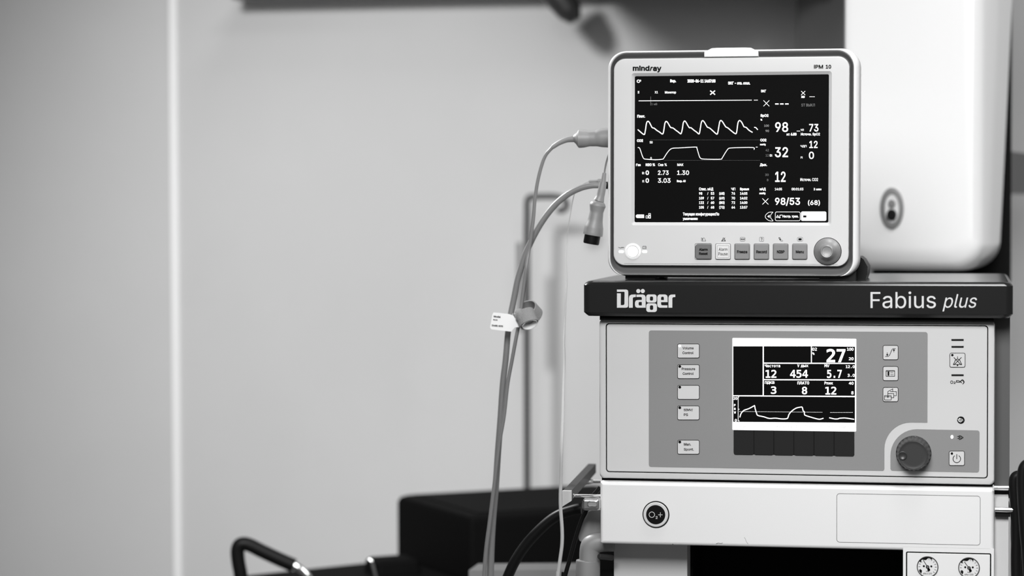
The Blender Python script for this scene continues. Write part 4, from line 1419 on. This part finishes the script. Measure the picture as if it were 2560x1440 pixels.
# handle loop
hd = thing('rail_handle', 'bent dark tubular handle with a shiny stretch, at the bottom left on the bench', 'handle', loc=ground(600, 1440, 3.3))
pts = [(606, 1500), (602, 1440), (596, 1405), (594, 1375), (602, 1361), (622, 1362), (655, 1378), (700, 1399), (735, 1414)]
P = [ground(x, y, 3.30) for x, y in pts]
kid(MB().tube(P, .0094, 18, 6), 'handle_grip', 'black', hd)
P = [ground(x, y, 3.30) for x, y in [(728, 1411), (745, 1419), (758, 1431), (772, 1448), (790, 1490)]]
kid(MB().tube(P, .0058, 18, 6), 'handle_tube', 'chrome', hd, 'shiny metal stretch')
# pale strip in front of the case
a, b = ground(1172, 1426, 3.1), ground(1470, 1424, 3.1)
d = (b - a)
o = MB().loft([[a, b, b + Vector((0, .06, 0)), a + Vector((0, .06, 0))], [Vector((a.x, a.y, BZ)), Vector((b.x, b.y, BZ)), Vector((b.x, b.y + .06, BZ)), Vector((a.x, a.y + .06, BZ))]]).build('document_tray', 'dimgrey')
tag(o, 'grey flat tray edge in front of the black case at the bottom of the picture', 'tray')
# hooked pole near the wall
pole = thing('hooked_pole', 'slim dark pole with a square hooked top, standing behind the black case', 'pole', loc=W.at(1318, 1200, 1.22))
PYY = 1.27
a = W.at(1316, 600, PYY)
P = [Vector((a.x, PYY, .02)), Vector((a.x, PYY, .8)), W.at(1317, 700, PYY), W.at(1318, 540, PYY), W.at(1318, 508, PYY), W.at(1322, 495, PYY), W.at(1334, 492, PYY), W.at(1360, 491, PYY), W.at(1386, 491, PYY)]
kid(MB().tube(P, .0052, 14, 5), 'pole_tube', 'pole', pole)
P = [W.at(x, y, PYY) for x, y in ((1414, 503), (1417, 512), (1413, 522), (1402, 527), (1394, 522))]
kid(MB().tube([W.at(1386, 491, PYY), W.at(1402, 494, PYY)] + P, .0048, 14, 5), 'hook', 'pole', pole)
kid(MB().lathe((a.x - .012, PYY, .02), (0, 0, 1), [(.14, -.018), (.14, -.008), (.02, .0)], 32), 'pole_base', 'pole', pole)
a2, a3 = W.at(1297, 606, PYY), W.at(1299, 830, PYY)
kid(MB().tube([a3, (a2 + a3) / 2, a2], .0042, 14, 2), 'pole_side_tube', 'dimgrey', pole, 'short paler tube beside the pole')  # short grey tube left of the pole

# ================================================================== OVERHEAD
oh = thing('overhead_rail', 'dark horizontal overhead rail, blurred along the top edge of the picture', 'rail', loc=W.at(1500, -60, 1.3))
a, b = W.at(560, 6, 1.30), W.at(2110, -14, 1.30)
kid(MB().box(a.x, 1.34, max(a.z, b.z) + .010, b.x, 1.41, max(a.z, b.z) + .020), 'rail_beam', 'pole', oh)
P = [W.at(x, y, 1.25) for x, y in ((1385, -30), (1405, 0), (1425, 30), (1438, 52))]
kid(MB().tube(P, [.026, .024, .020, .010], 18, 5), 'rail_stop', 'pole', oh, 'dark tapering stop')

# unseen box added above the picture to shade the wall behind the monitor
a, b = W.at(1470, -44, 1.42), W.at(2150, -40, 1.42)
cb = thing('overhead_shade_box', 'dark wall cupboard hanging just above the top edge behind the monitor', 'cupboard', loc=(a.x, 1.42, a.z))
kid(MB().slab((a.x, a.z, b.x, a.z + .6), .004, .72, 1.418, .003), 'shade_box_body', 'pole', cb)
kid(MB().slab((a.x + .01, a.z + .01, (a.x + b.x) / 2 - .002, a.z + .59), .004, .705, .721, .003), 'shade_box_front', 'pole', cb)
kid(MB().slab(((a.x + b.x) / 2 + .002, a.z + .01, b.x - .01, a.z + .59), .004, .705, .721, .003), 'shade_box_front', 'pole', cb)
